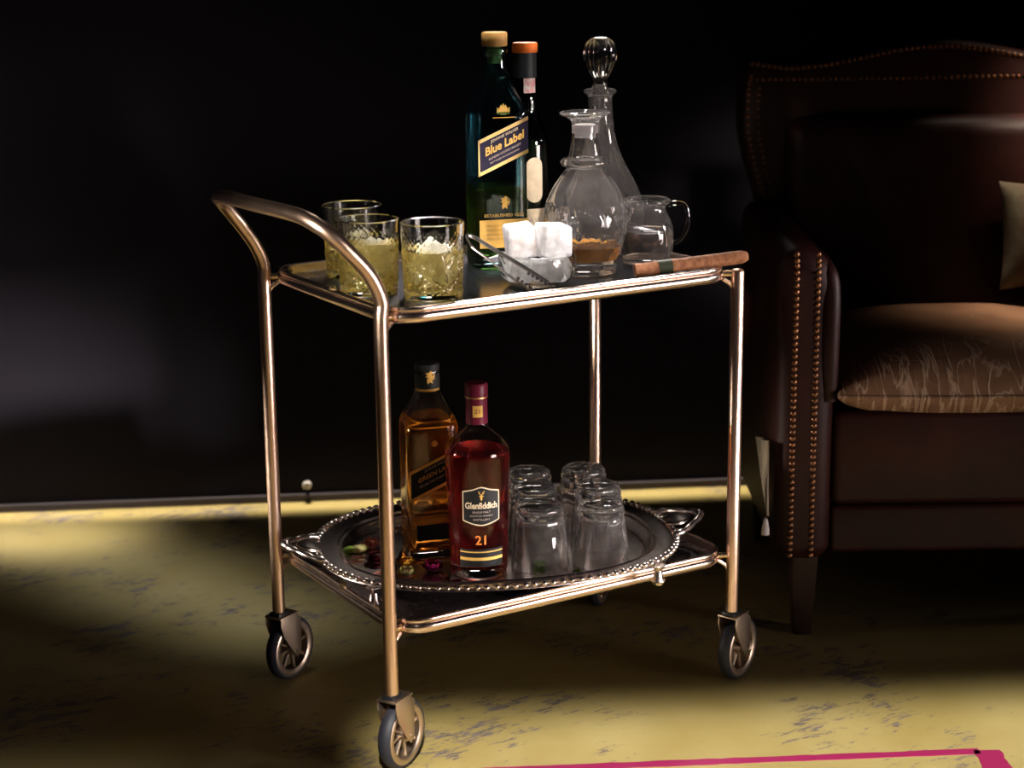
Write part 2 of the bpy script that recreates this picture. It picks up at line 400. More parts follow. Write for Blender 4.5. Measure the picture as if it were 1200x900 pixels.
# ------------------------------------------------------------------ bar cart
LX, WY = 0.5263, 0.3368
HT, HL = 0.5684, 0.1784      # undersides of the two trays
cart = thing('bar_cart', 'two-tier rose-brass bar cart on four spoked wheels', 'bar cart')
LR = 0.0088
LY0, LY1 = 0.004, 0.341
prof_in = [(0.0, LY0, 0.106), (0.0, LY0, 0.45), (0.0, LY0, 0.570), (0.0015, LY0, 0.598), (-0.0125, LY0, 0.630), (-0.037, LY0, 0.6585), (-0.056, 0.008, 0.679), (-0.070, 0.019, 0.692),
           (-0.080, 0.040, 0.7005), (-0.0865, 0.080, 0.703)]
prof_out = [(-0.0885, 0.15, 0.702), (-0.0865, 0.21, 0.7005), (-0.0815, 0.262, 0.6980), (-0.0735, 0.305, 0.6925), (-0.0610, 0.329, 0.684), (-0.0460, 0.3385, 0.668), (-0.029, LY1, 0.647), (-0.011, LY1, 0.6205), (0.0, LY1, 0.592), (0.0, LY1, 0.56), (0.0, LY1, 0.45), (0.0, LY1, 0.106)]
obj('handle_frame', tube(spline(prof_in + prof_out, 6), LR, 20), 'brass', cart)
def leg_bm(): return loft([sup(LR, LR, 0.106, 2, 20), sup(LR, LR, 0.579, 2, 20), sup(LR * 0.8, LR * 0.8, 0.5815, 2, 20), sup(LR * 0.4, LR * 0.4, 0.5825, 2, 20), sup(0, 0, 0.5825)])
obj('leg', leg_bm(), 'brass', cart, (LX, LY0, 0)); obj('leg', leg_bm(), 'brass', cart, (LX, LY1, 0))
X0, X1, Y0, Y1 = 0.0100, 0.5165, -0.006, 0.352
def rrect(x0, x1, y0, y1, r, o=0.0, k=8):
    x0 -= o; x1 += o; y0 -= o; y1 += o; r = max(r + o, 0.002); P = []
    for cx, cy, a0 in ((x1 - r, y1 - r, 0), (x0 + r, y1 - r, 90), (x0 + r, y0 + r, 180), (x1 - r, y0 + r, 270)):
        for i in range(k + 1):
            a = radians(a0 + 90 * i / k); P.append((cx + r * cos(a), cy + r * sin(a)))
    return P
RC = 0.045
RIMP = [(-0.006, 0.0015), (-0.002, 0.0), (0.0, 0.0015), (0.0015, 0.005), (0.0015, 0.0095), (0.0, 0.012), (-0.0015, 0.0128), (0.0, 0.0142), (0.0006, 0.0165), (-0.0005, 0.019), (-0.003, 0.0196), (-0.005, 0.018), (-0.0058, 0.015), (-0.007, 0.011), (-0.0085, 0.0088), (-0.0085, 0.004)]
def rim_bm(z): return loft([[(x, y, z + zz) for x, y in rrect(X0, X1, Y0, Y1, RC, o)] for o, zz in RIMP], closed=True)
def panel_bm(z):
    P = rrect(X0, X1, Y0, Y1, RC, -0.0072)
    return loft([[(x, y, z + 0.0045) for x, y in P], [(x, y, z + 0.0076) for x, y in P]])
for z, pm in ((HT, 'mirror'), (HL, 'steel')):
    r_ = obj('tray_rim', rim_bm(z), 'brassrim', cart)
    obj('tray_panel', panel_bm(z), pm, cart, smooth=False)
    for (lx, ly) in ((0, LY0), (0, LY1), (LX, LY0), (LX, LY1)):
        sx = 1 if lx == 0 else -1; sy = 1 if ly == LY0 else -1
        pth = [(lx + sx * 0.004, ly + sy * 0.002, z + 0.008), (lx + sx * 0.022, ly + sy * 0.010, z + 0.008)]
        obj('tray_screw', tube(pth, 0.0042, 12), 'screw', r_)
        br = tube(spline([(lx + sx * 0.004, ly + sy * 0.002, z - 0.014), (lx + sx * 0.009, ly + sy * 0.004, z - 0.006), (lx + sx * 0.018, ly + sy * 0.008, z + 0.001)], 4), 0.003, 8)
        obj('support_bracket', br, 'brass', r_)
    # little knobs on the rim (mid short side)
    for x, y in ((X0 + 0.001, 0.155), (X1 - 0.001, 0.155)):
        b_ = loft([sup(0.0045, 0.0045, z + 0.0185, 2, 14), sup(0.005, 0.005, z + 0.021, 2, 14), sup(0.003, 0.003, z + 0.0235, 2, 14), sup(0, 0, z + 0.024)])
        for v in b_.verts: v.co += Vector((x, y, 0))
        obj('rim_knob', b_, 'screw', r_)
# casters
WR = 0.0445
def make_caster(lx, ly, heading, mtf='wheelrim'):
    """heading = direction in which the wheel trails"""
    c = rbox(0.022, 0.020, 0.010, 0.003, 2, (0, 0, 0.101))
    root = obj('caster', c, 'black', cart, (lx, ly, 0), (0, 0, heading))
    tr = 0.020
    # wheel in the local xz plane, axle along y, centre (tr,0,WR+0.004)
    zc = WR + 0.0012
    ty = loft([[(tr + (WR - 0.0075 + dr) * cos(2 * pi * i / 48), yy, zc + (WR - 0.0075 + dr) * sin(2 * pi * i / 48)) for i in range(48)] for dr, yy in
               ((0, -0.0085), (0.0045, -0.0085), (0.0075, -0.005), (0.0082, 0), (0.0075, 0.005), (0.0045, 0.0085), (0, 0.0085))], closed=True)
    obj('tyre', ty, 'tyre', root)
    rm = loft([[(tr + rr * cos(2 * pi * i / 48), yy, zc + rr * sin(2 * pi * i / 48)) for i in range(48)] for rr, yy in
               ((0.0300, -0.0075), (0.0330, -0.0095), (0.0378, -0.0095), (0.0400, -0.008), (0.0400, 0.008), (0.0378, 0.0095), (0.0330, 0.0095), (0.0300, 0.0075), (0.0315, 0.0))], closed=True)
    obj('wheel_rim', rm, mtf, root)
    hb = lathe([(0, -0.012), (0.004, -0.012), (0.005, -0.009), (0.0095, -0.0085), (0.0095, 0.0085), (0.005, 0.009), (0.004, 0.012), (0, 0.012)], 24)
    bmesh.ops.rotate(hb, cent=(0, 0, 0), matrix=Matrix.Rotation(pi / 2, 3, 'X'), verts=hb.verts); bmesh.ops.translate(hb, vec=(tr, 0, zc), verts=hb.verts)
    obj('wheel_hub', hb, mtf, root)
    for k in range(8):
        a = 2 * pi * k / 8 + 0.2
        sp = rbox(0.026, 0.006, 0.0042, 0.0012, 1, (0.0195, 0, 0))
        bmesh.ops.rotate(sp, cent=(0, 0, 0), matrix=Matrix.Rotation(-a, 3, 'Y'), verts=sp.verts); bmesh.ops.translate(sp, vec=(tr, 0, zc), verts=sp.verts)
        obj('spoke', sp, mtf, root, smooth=False)
    for s in (-1, 1):
        y0 = s * 0.0135
        pl = plate([(-0.012, 0.098), (0.018, 0.101), (0.030, 0.090), (0.028, zc - 0.004), (0.0205, zc - 0.011), (0.013, zc - 0.004), (-0.006, 0.070), (-0.013, 0.088)], 0.002, 0.0006)
        bmesh.ops.translate(pl, vec=(0, y0 - 0.001, 0), verts=pl.verts)
        obj('fork_plate', pl, mtf, root)
    top = rbox(0.040, 0.029, 0.003, 0.001, 2, (0.006, 0, 0.0995)); obj('fork_bridge', top, mtf, root)
    ax = tube([(tr, -0.016, zc), (tr, 0.016, zc)], 0.003, 10); obj('axle', ax, mtf, root)
    return root
make_caster(0, LY0, radians(30)); make_caster(LX, LY0, radians(24)); make_caster(0, LY1, radians(26)); make_caster(LX, LY1, radians(40))

# ------------------------------------------------------------------ cut tumblers with drinks
ZT = HT + 0.0079          # upper tray surface
def tri(x): x = x % 1.0; return abs(2 * x - 1)
def cutdisp(t, z):
    if not 0.010 < z < 0.078: return 1.0
    n = 5; s = t / (2 * pi) * n; k = s % 1.0 - 0.5
    u = k * (2 * pi * 0.038 / n); w_ = z - 0.041
    rho = sqrt(u * u + w_ * w_); edge = min(1, (z - 0.010) / 0.004, (0.078 - z) / 0.004)
    if rho < 0.0215:
        ph = atan2(w_, u); d = 0.9 * (1 - tri(ph / (2 * pi) * 9)) ** 2 * min(1, rho / 0.006)
        if rho > 0.0195: d = 1.0
    else: d = 0.75 * max(tri((u + w_) / 0.0075), tri((u - w_) / 0.0075)) ** 2
    return 1 - 0.055 * d * edge
tumo = [(0.0340, 0.0), (0.0362, 0.0012), (0.0368, 0.004)] + [(0.0368 + 0.0030 * (z - 0.004) / 0.09, z) for z in [0.004 + 0.09 * i / 46 for i in range(1, 46)]] + [(0.0398, 0.0935)]
tum_me = None
def tumbler(label, loc, rz, zt, ices):
    global tum_me
    t = thing('cut_glass_tumbler', label, 'glass', loc, rz, 'tumblers with drinks on the upper tray')
    if tum_me is None:
        g = obj('glass_body', shell(tumo, 0.0040, 0.011, 180, cutdisp), 'crystal', t); tum_me = g.data
    else: g = obj('glass_body', tum_me, None, t)
    obj('drink', fill(tumo, 0.0040, 0.011, zt, 64), 'drink', t, label='pale golden drink')
    return t
def ice_chunk(sx, sy, sz, jit=0.12, mt='ice', seed=0, sub=2):
    rnd = random.Random(seed); bm = bmesh.new(); bmesh.ops.create_cube(bm, size=1)
    for v in bm.verts: v.co = Vector([c * (1 + rnd.uniform(-jit, jit)) for c in v.co])
    bmesh.ops.bevel(bm, geom=bm.edges[:], offset=0.10, segments=3, profile=0.5, affect='EDGES')
    bmesh.ops.subdivide_edges(bm, edges=bm.edges[:], cuts=1, use_grid_fill=True)
    for v in bm.verts:
        v.co = Vector((v.co.x * sx, v.co.y * sy, v.co.z * sz)) + Vector((rnd.uniform(-1, 1), rnd.uniform(-1, 1), rnd.uniform(-1, 1))) * 0.00045
    return bm
TG = [((0.1185, 0.0914, ZT), 0.3, 0.060, 'cut glass tumbler of golden drink nearest the ice tongs'),
      ((0.0644, 0.1600, ZT), 1.0, 0.066, 'cut glass tumbler of golden drink half hidden by the handle tube'),
      ((0.1033, 0.2820, ZT), 0.6, 0.058, 'rearmost cut glass tumbler, standing behind the other two')]
for i, (loc, rz, zt, lb) in enumerate(TG):
    tumbler(lb, loc, rz, zt, 1)
    sz = [(0.042, 0.036, 0.042), (0.042, 0.036, 0.040), (0.038, 0.038, 0.036)][i]
    o = obj('ice_chunk', ice_chunk(*sz, seed=20 + i), 'clearice', None, (loc[0] + 0.004, loc[1], loc[2] + [0.044, 0.046, 0.040][i]), (0.4, 0.5, 0.7 + i))
    tag(o, ['clear ice chunk floating in the tumbler nearest the tongs', 'clear ice chunk in the tumbler behind the handle tube', 'clear ice chunk in the rearmost tumbler'][i], 'ice', 'ice chunks in the drinks')

# ------------------------------------------------------------------ square bottle builder
def sq_profile(scale_body=1.0):
    # (half width, z, squareness, corner look)
    return [(0.0330, 0.0, 4.5), (0.0358, 0.002, 5), (0.0366, 0.006, 5.5), (0.0366, 0.060, 5.5), (0.0366, 0.120, 5.5), (0.0366, 0.198, 5.5), (0.0360, 0.208, 5), (0.0335, 0.218, 4.2), (0.0285, 0.228, 3.4),
            (0.0235, 0.239, 2.8), (0.0190, 0.250, 2.4), (0.0155, 0.262, 2.1), (0.0138, 0.272, 2.0), (0.0134, 0.280, 2.0), (0.0165, 0.2815, 2.0), (0.0172, 0.285, 2.0), (0.0165, 0.2885, 2.0), (0.0140, 0.290, 2.0), (0.0136, 0.2925, 2.0)]
def sq_bottle(P, th, zb, seg=64):
    dense = spline(P, 3); rings = [[(0, 0, P[0][1])]] + [sup(h, h, z, max(n, 2.0), seg) for h, z, n in dense]
    inner = [(max(h - th * (2.0 if z < 0.25 else 1.0), 0.006), z, n) for h, z, n in dense if z > zb + 0.002][::-1]
    rings += [sup(h, h, z, max(n, 2.0), seg) for h, z, n in inner]
    h, z, n = inner[-1]; rings += [sup(h * 0.9, h * 0.9, zb, max(n, 2), seg), [(0, 0, zb)]]
    return loft(rings), inner
def sq_fill(inner, zb, zt, seg=48, g=0.0003):
    I = [(h + g, z, n) for h, z, n in inner[::-1] if z < zt]
    h, z, n = I[-1]; rings = [[(0, 0, zb - g)], sup(I[0][0] * 0.9, I[0][0] * 0.9, zb - g, max(I[0][2], 2), seg)] + [sup(h_, h_, z_, max(n_, 2), seg) for h_, z_, n_ in I] + [sup(h, h, zt, max(n, 2), seg), [(0, 0, zt)]]
    return loft(rings)
def crest(kind):
    """small heraldic marks: a shield with crown, a striding figure or a stag head, in xz facing -y"""
    bm = bmesh.new()
    if kind == 'shield':
        join(bm, plate([(-0.006, 0.002), (-0.0065, -0.004), (-0.004, -0.0075), (0.004, -0.0075), (0.0065, -0.004), (0.006, 0.002), (0.0035, 0.0035), (-0.0035, 0.0035)], 0.0003))
        for x in (-0.003, 0, 0.003): join(bm, plate([(x - 0.0016, 0.0036), (x, 0.0078 if x == 0 else 0.0062), (x + 0.0016, 0.0036)], 0.0003))
        for s in (-1, 1): join(bm, plate([(s * 0.0068, 0.001), (s * 0.0086, 0.003), (s * 0.0088, -0.005), (s * 0.0066, -0.007)], 0.0003))
    elif kind == 'lion':
        join(bm, plate([(-0.003, -0.009), (0.0, -0.006), (0.004, -0.0085), (0.003, -0.003), (0.0055, 0.001), (0.003, 0.003), (0.0045, 0.0065), (0.001, 0.009), (-0.001, 0.006), (-0.0055, 0.0065), (-0.003, 0.0035), (-0.006, 0.0005), (-0.0025, 0.0005), (-0.004, -0.004)], 0.0003))
        join(bm, plate([(0.0048, -0.004), (0.007, 0.0), (0.0062, 0.0055), (0.0052, 0.005), (0.0058, 0.0), (0.004, -0.003)], 0.0003))
    elif kind == 'stag':
        join(bm, plate([(-0.0016, 0.0), (-0.0012, -0.005), (0, -0.007), (0.0012, -0.005), (0.0016, 0.0), (0.0, 0.0012)], 0.0003))
        for s in (-1, 1):
            join(bm, plate([(s * 0.0014, 0.0), (s * 0.0034, -0.001), (s * 0.0016, -0.0016)], 0.0003))
            join(bm, plate([(s * 0.0006, 0.001), (s * 0.003, 0.0022), (s * 0.0042, 0.0062), (s * 0.0036, 0.0062), (s * 0.0026, 0.0032), (s * 0.0004, 0.0018)], 0.0003))
            join(bm, plate([(s * 0.0022, 0.002), (s * 0.0014, 0.0052), (s * 0.0019, 0.0054), (s * 0.0028, 0.0026)], 0.0003))
    return bm
def flip_in(bm):   # plates are built to +y; keep them standing on y<0
    for v in bm.verts: v.co.y = -v.co.y
    return bm

# ---- tall blue bottle
bt = thing('whisky_bottle', 'tall square blue glass bottle with gold cap and slanted navy label', 'bottle', (0.3040, 0.2480, ZT), radians(-15), None)
P = sq_profile(); b_, inner = sq_bottle(P, 0.0028, 0.010)
obj('glass_body', b_, 'blueglass', bt); obj('whisky', sq_fill(inner, 0.010, 0.108), 'olive', bt)
obj('cap', lathe([(0, 0.2925), (0.0165, 0.2925), (0.0172, 0.294), (0.0172, 0.309), (0.0160, 0.3108), (0, 0.3112)], 40), 'cork', bt, label='gold cap')
obj('cork', lathe([(0, 0.270), (0.0098, 0.270), (0.0104, 0.292), (0, 0.292)], 24), 'goldpaper', bt)
FY = 0.0366
def slanted(parent, u0, u1, lz, rz_, lt, rt_, face, mt, edge_mt, lines):
    zl = lambda u: lz + (rz_ - lz) * (u - u0) / (u1 - u0); zh = lambda u: lt + (rt_ - lt) * (u - u0) / (u1 - u0)
    pl = grid_plate(u0, u1, zl, zh, 0.0004); lab = obj('slanted_label', place(pl, 0, 0, face), mt, parent)
    for a_, b_ in ((0.0, 0.10), (0.90, 1.0)):
        e = grid_plate(u0, u1, lambda u: zl(u) + (zh(u) - zl(u)) * a_, lambda u: zl(u) + (zh(u) - zl(u)) * b_, 0.0003)
        obj('gold_border', place(e, 0, 0, face + 0.0004), edge_mt, lab)
    for (x0, x1) in ((u0, u0 + 0.0022),):
        e = grid_plate(x0, x1, zl, zh, 0.0003); obj('gold_border', place(e, 0, 0, face + 0.0004), edge_mt, lab)
    sl = (rz_ - lz) / (u1 - u0)
    for s, size, f, wd, bold, m_ in lines:
        tm = text_mesh(s, size, 0.00012, width=wd, bold=bold); zc = (zl(0.002) + zh(0.002)) / 2 + f
        for v in tm.verts: v.co.z += sl * v.co.x
        obj('lettering', place(tm, 0.002, zc, face + 0.0006), m_, lab, smooth=False)
    return lab
slanted(bt, -0.0345, 0.0345, 0.124, 0.154, 0.172, 0.202, FY + 0.0001, 'navy', 'gold', [
    ('JOHNNIE WALKER', 0.0055, 0.0145, 0.038, 0.0, 'creamline'), ('Blue Label', 0.0155, 0.0035, 0.053, 0.0004, 'goldpaper'),
    ('BLENDED SCOTCH WHISKY', 0.0042, -0.0075, 0.044, 0.0, 'greyprint'), ('BOTTLED IN SCOTLAND', 0.0030, -0.0135, 0.040, 0.0, 'greyprint')])
lab = obj('lower_label', place(grid_plate(-0.034, 0.0345, 0.028, 0.066, 0.0004), 0, 0, FY + 0.0001), 'goldpaper', bt)
for z in (0.0580, 0.0520, 0.0460, 0.0400): obj('lettering', place(text_mesh('RARE OLD SCOTCH WHISKY' if z > 0.05 else 'DISTILLED AND BOTTLED', 0.004, 0.0001, width=0.05), 0, z, FY + 0.0006), 'cork', lab, smooth=False)
obj('lettering', place(text_mesh('ESTABLISHED 1820', 0.0058, 0.0001, width=0.054), 0, 0.0715, FY + 0.0003), 'goldpaper', bt, smooth=False)
obj('emblem', place(flip_in(crest('lion')), 0.001, 0.0885, FY + 0.0002), 'goldpaper', bt, smooth=False)
obj('emblem', place(flip_in(crest('shield')), 0.001, 0.2120, FY - 0.0010), 'goldpaper', bt, (0, 0, 0), (0, 0, 0), smooth=False)
obj('rule_line', place(grid_plate(-0.014, 0.018, 0.2010, 0.2018, 0.0002), 0, 0.0, FY + 0.0002), 'goldpaper', bt, smooth=False)

# ---- dark green round bottle
br = thing('whisky_bottle', 'dark green round bottle with orange-topped grey cap and cream labels', 'bottle', (0.385, 0.303, ZT), radians(-11))
o_ = spline([(0.0320, 0.0), (0.0335, 0.003), (0.0340, 0.008), (0.0340, 0.08), (0.0340, 0.150), (0.0325, 0.163), (0.0270, 0.176), (0.0205, 0.187), (0.0185, 0.200), (0.0190, 0.212), (0.0180, 0.225), (0.0150, 0.240), (0.0138, 0.258), (0.0136, 0.270)], 3)
obj('glass_body', shell(o_, 0.0028, 0.008, 48), 'greenglass', br)
obj('whisky', fill(o_, 0.0028, 0.008, 0.150, 40), 'amber', br)
obj('capsule', lathe([(0, 0.268), (0.0150, 0.268), (0.0152, 0.244), (0.0158, 0.244), (0.0158, 0.278), (0, 0.278)], 32), 'capsule', br)
obj('cap', lathe([(0, 0.2781), (0.0170, 0.2781), (0.0176, 0.280), (0.0176, 0.289), (0.0165, 0.2915), (0, 0.2922)], 32), 'orange', br, label='orange cap')
obj('seal_strip', place(grid_plate(-0.0085, 0.0085, 0.224, 0.244, 0.0004), 0, 0, 0, R=0.0186), 'seal', br)
RB = 0.0342
def ov_lo(u): return 0.075 + 0.0 if abs(u) < 1e-9 else 0.075 + (0.012 - sqrt(max(0, 0.012 ** 2 - u * u)))
def ov_hi(u): return 0.137 - (0.012 - sqrt(max(0, 0.012 ** 2 - u * u)))
obj('oval_label', place(grid_plate(-0.0119, 0.0119, ov_lo, ov_hi, 0.0004, 20), 0, 0, 0, R=RB), 'cream', br)
lab = obj('lower_label', place(grid_plate(-0.048, 0.048, 0.008, 0.066, 0.0004, 30), 0, 0, 0, R=RB), 'cream', br)
obj('lettering', place(text_mesh('LAGAVULIN', 0.011, 0.0001, width=0.058), 0, 0.0500, 0, R=RB + 0.0006), 'greyprint', lab, smooth=False)
obj('lettering', place(text_mesh('16', 0.0115, 0.0001, bold=0.0003), -0.012, 0.0350, 0, R=RB + 0.0006), 'redprint', lab, smooth=False)
obj('lettering', place(text_mesh('YEARS', 0.0080, 0.0001), 0.009, 0.0350, 0, R=RB + 0.0006), 'redprint', lab, smooth=False)

# ---- short decanter
def petal(t, z):
    if not 0.030 < z < 0.098: return 1.0
    e = min(1, (z - 0.030) / 0.006, (0.098 - z) / 0.006); k = (t / (2 * pi) * 10) % 1.0 - 0.5
    zz = (z - 0.064) / 0.034; d = abs(k * 2) ** 2 + abs(zz) ** 2
    if d < 0.95: g = 0.55 * tri(t / (2 * pi) * 60 + z / 0.012) * (1 - d)
    else: g = 0.9
    g += 0.35 * max(tri(t / (2 * pi) * 30 + z / 0.022), tri(t / (2 * pi) * 30 - z / 0.022)) ** 3
    return 1 - 0.022 * g * e
dc = thing('glass_decanter', 'squat open cut glass decanter with a little amber whisky', 'decanter', (0.3680, 0.1270, ZT), 0.2)
do = spline([(0.0385, 0.0), (0.0410, 0.002), (0.0415, 0.010), (0.0432, 0.020), (0.0500, 0.038), (0.0545, 0.058), (0.0550, 0.075), (0.0520, 0.092), (0.0440, 0.110), (0.0345, 0.125), (0.0270, 0.135), (0.0235, 0.1395),
             (0.0285, 0.1405), (0.0320, 0.1440), (0.0320, 0.1480), (0.0285, 0.1510), (0.0230, 0.1520), (0.0205, 0.160), (0.0180, 0.175), (0.0172, 0.190), (0.0185, 0.199), (0.0250, 0.2045), (0.0320, 0.2075), (0.0335, 0.2100)], 6)
obj('glass_body', shell(do, 0.0034, 0.019, 160, petal), 'hazed', dc)
obj('whisky', fill(do, 0.0034, 0.019, 0.0375, 64), 'whisky', dc, label='amber whisky at the bottom')
fr = lathe([(0.0133, 0.178), (0.0139, 0.178), (0.0141, 0.195), (0.0135, 0.195)], 40)
obj('frosted_neck_band', fr, 'frost', dc, label='frosted band inside the neck')

# ---- tall decanter with stopper
td = thing('glass_decanter', 'tall clear glass decanter with ribbed ball stopper', 'decanter', (0.4620, 0.2320, ZT), 0.0)
to_ = spline([(0.0420, 0.0), (0.0440, 0.003), (0.0458, 0.012), (0.0550, 0.026), (0.0606, 0.048), (0.0600, 0.066), (0.0560, 0.084), (0.0470, 0.104), (0.0350, 0.126), (0.0255, 0.148), (0.0195, 0.172), (0.0172, 0.197), (0.0165, 0.215), (0.0175, 0.220), (0.0210, 0.2225), (0.0225, 0.2250), (0.0215, 0.2275)], 5)
obj('glass_body', shell(to_, 0.0030, 0.008, 72), 'hazed', td)
st_o = spline([(0.0105, 0.205), (0.0115, 0.228), (0.0095, 0.236), (0.0105, 0.243), (0.0165, 0.254), (0.0225, 0.268), (0.0232, 0.280), (0.0195, 0.291), (0.0110, 0.298), (0.0, 0.3)], 6)
obj('ball_stopper', lathe([(0, 0.205)] + st_o, 96, lambda t, z: 1 - 0.075 * abs(sin(8 * t)) ** 1.5 if z > 0.246 else 1.0), 'glass', td, label='ribbed ball stopper')

# ---- jug
jg = thing('glass_jug', 'small clear glass jug with side handle half full of water', 'jug', (0.4720, 0.1340, ZT), radians(-31))
jo = spline([(0.0290, 0.0), (0.0315, 0.002), (0.0335, 0.010), (0.0358, 0.024), (0.0362, 0.038), (0.0345, 0.052), (0.0300, 0.064), (0.0262, 0.072), (0.0255, 0.078), (0.0290, 0.081), (0.0325, 0.0835), (0.0325, 0.0865), (0.0300, 0.0880)], 5)
obj('glass_body', shell(jo, 0.0024, 0.005, 72), 'hazed', jg)
obj('water', fill(jo, 0.0024, 0.005, 0.046, 56), 'water', jg)
hp = spline([(0.0285, 0, 0.0795), (0.038, 0, 0.082), (0.0500, 0, 0.0790), (0.0555, 0, 0.066), (0.0545, 0, 0.050), (0.0470, 0, 0.034), (0.0375, 0, 0.0270)], 6)
obj('handle', tube(hp, 0.0040, 14, sx=0.8), 'glass', jg)

# ---- ice bowl, ice blocks, tongs
IB = Vector((0.2680, 0.0870, ZT))
ib = thing('ice_bowl', 'small low glass bowl heaped with white ice', 'bowl', IB, 0.4)
bo = spline([(0.0280, 0.0), (0.0330, 0.001), (0.0410, 0.006), (0.0470, 0.015), (0.0500, 0.026), (0.0505, 0.033), (0.0500, 0.040)], 5)
obj('glass_body', shell(bo, 0.0022, 0.004, 90, lambda t, z: 1 - 0.02 * abs(sin(13 * t + z * 260)) * min(1, max(0, (z - 0.003) / 0.006))), 'crystal', ib)
icd = [((-0.0215, 0.006, 0.0560), (0.038, 0.034, 0.040), (0.05, -0.10, 0.25), 'left of the two tall ice blocks, behind the tongs'),
       ((0.0205, 0.004, 0.0560), (0.038, 0.036, 0.042), (-0.04, 0.09, 0.45), 'right of the two tall ice blocks, beside the squat decanter'),
       ((-0.0250, -0.0120, 0.0225), (0.032, 0.036, 0.028), (0.1, 0.1, 0.3), 'low ice block at the left of the bowl, under the tongs'),
       ((0.0225, -0.0120, 0.0235), (0.034, 0.036, 0.030), (0.1, -0.1, -0.3), 'low ice block at the right of the bowl'),
       ((0.0000, -0.0310, 0.0250), (0.022, 0.016, 0.024), (0.2, 0.1, 0.1), 'small low ice block at the very front of the bowl')]
rot0 = Matrix.Rotation(radians(-31), 3, 'Z')
for i, (p, s, r_, lb) in enumerate(icd):
    q = IB + rot0 @ Vector(p)
    o = obj('ice_block', ice_chunk(*s, jit=0.10, seed=40 + i), 'ice', None, q, (r_[0], r_[1], r_[2] + radians(-31)))
    tag(o, lb, 'ice', 'ice blocks in the bowl')
sh = bmesh.new(); V = [sh.verts.new(p) for p in ((-0.017, 0, 0.0), (0.014, -0.007, 0.008), (0.014, 0.008, 0.009), (0.012, -0.006, -0.005), (0.012, 0.008, -0.004))]
for f in ((0, 1, 2), (0, 3, 1), (0, 2, 4), (0, 4, 3), (1, 3, 4, 2)): sh.faces.new([V[k] for k in f])
o = obj('ice_shard', sh, 'ice', None, IB + rot0 @ Vector((-0.053, 0.016, 0.030)), (0, 0, radians(-31)), smooth=False)
tag(o, 'thin pointed ice shard sticking out left of the bowl', 'ice')
# tongs: U bend leaning on the tumbler, tips at the front of the ice
bend = Vector((0.1640, 0.0740, ZT + 0.0680)); tipA = Vector((0.2200, 0.0150, ZT + 0.0045)); tipB = Vector((0.2420, 0.0180, ZT + 0.0150))
side = Vector((0.45, 0.35, 0.35)).normalized()
tg_path = [tipA, tipA.lerp(bend, 0.35) - side * 0.004, tipA.lerp(bend, 0.75) - side * 0.006, bend - side * 0.005 + Vector((0.002, -0.002, -0.004)), bend + Vector((-0.005, 0.003, 0.006)), bend + side * 0.007 + Vector((0.001, -0.001, 0.000)), tipB.lerp(bend, 0.75) + side * 0.006, tipB.lerp(bend, 0.35) + side * 0.004, tipB]
tgs = thing('ice_tongs', 'narrow steel ice tongs leaning across the ice bowl', 'tongs', bend)
obj('tong_arms', tube([Vector(p) - bend for p in spline(tg_path, 8)], 0.0026, 10, sx=0.55), 'tongs', tgs)
for tp, sg in ((tipB, 1), (tipA, -1)):
    d = (tp - bend).normalized(); tb = bmesh.new()
    for k in range(5):
        c = tp - bend - d * (0.004 + 0.006 * k); join(tb, tube([c - side * 0.0030 * sg, c + side * 0.0005 * sg], 0.0022, 6))
    obj('gripping_teeth', tb, 'tongs', tgs)

# ---- cigar
ca, cb = Vector((0.3960, 0.0530, ZT + 0.0096)), Vector((0.5380, -0.0010, HT + 0.0302))
cg = thing('cigar', 'brown cigar with dark green band lying across the tray rim', 'cigar', ca)
d = (cb - ca); Ln = d.length; qd = d.to_track_quat('X', 'Z').to_euler()
body = tube([(x * Ln, 0, 0) for x in [i / 40 for i in range(41)]], seg=24, rf=lambda t: (0.0088 if t < 0.93 else 0.0088 * (1 - ((t - 0.93) / 0.085) ** 2 * 0.55)) * (1 + 0.03 * sin(t * 60) * sin(t * 23)))
obj('tobacco_body', body, 'cigar', cg, (0, 0, 0), qd)
obj('band', tube([(Ln * 0.205, 0, 0), (Ln * 0.325, 0, 0)], 0.0094, 28), 'band', cg, (0, 0, 0), qd, label='dark green paper band')

# ------------------------------------------------------------------ silver tray on the lower shelf
ZL = HL + 0.0079
TA = radians(-20); TC = Vector((0.2470, 0.1630, ZL))
tr = thing('silver_tray', 'oval silver serving tray with beaded rim and scroll handles on the lower shelf', 'tray', TC, TA)
a_, b_ = 0.240, 0.191; NT = 2.4
tp = [(-0.052, 0.0140), (-0.054, 0.0125), (-0.040, 0.0135), (-0.035, 0.0190), (-0.031, 0.0265), (-0.024, 0.0290), (-0.012, 0.0300), (-0.002, 0.0310), (0.0, 0.0325)]
rings = [[(0, 0, 0.0125)], sup(a_ * 0.4, b_ * 0.4, 0.0125, NT, 96), sup(a_ - 0.045, b_ - 0.045, 0.0125, NT, 96)] + [sup(a_ + o1, b_ + o1, z1, NT, 96) for o1, z1 in tp[2:]]
rings += [sup(a_ + o1, b_ + o1, z1 - 0.0016, NT, 96) for o1, z1 in tp[2:][::-1]] + [sup(a_ - 0.045, b_ - 0.045, 0.0105, NT, 96), [(0, 0, 0.0105)]]
obj('tray_dish', loft(rings), 'silver', tr)
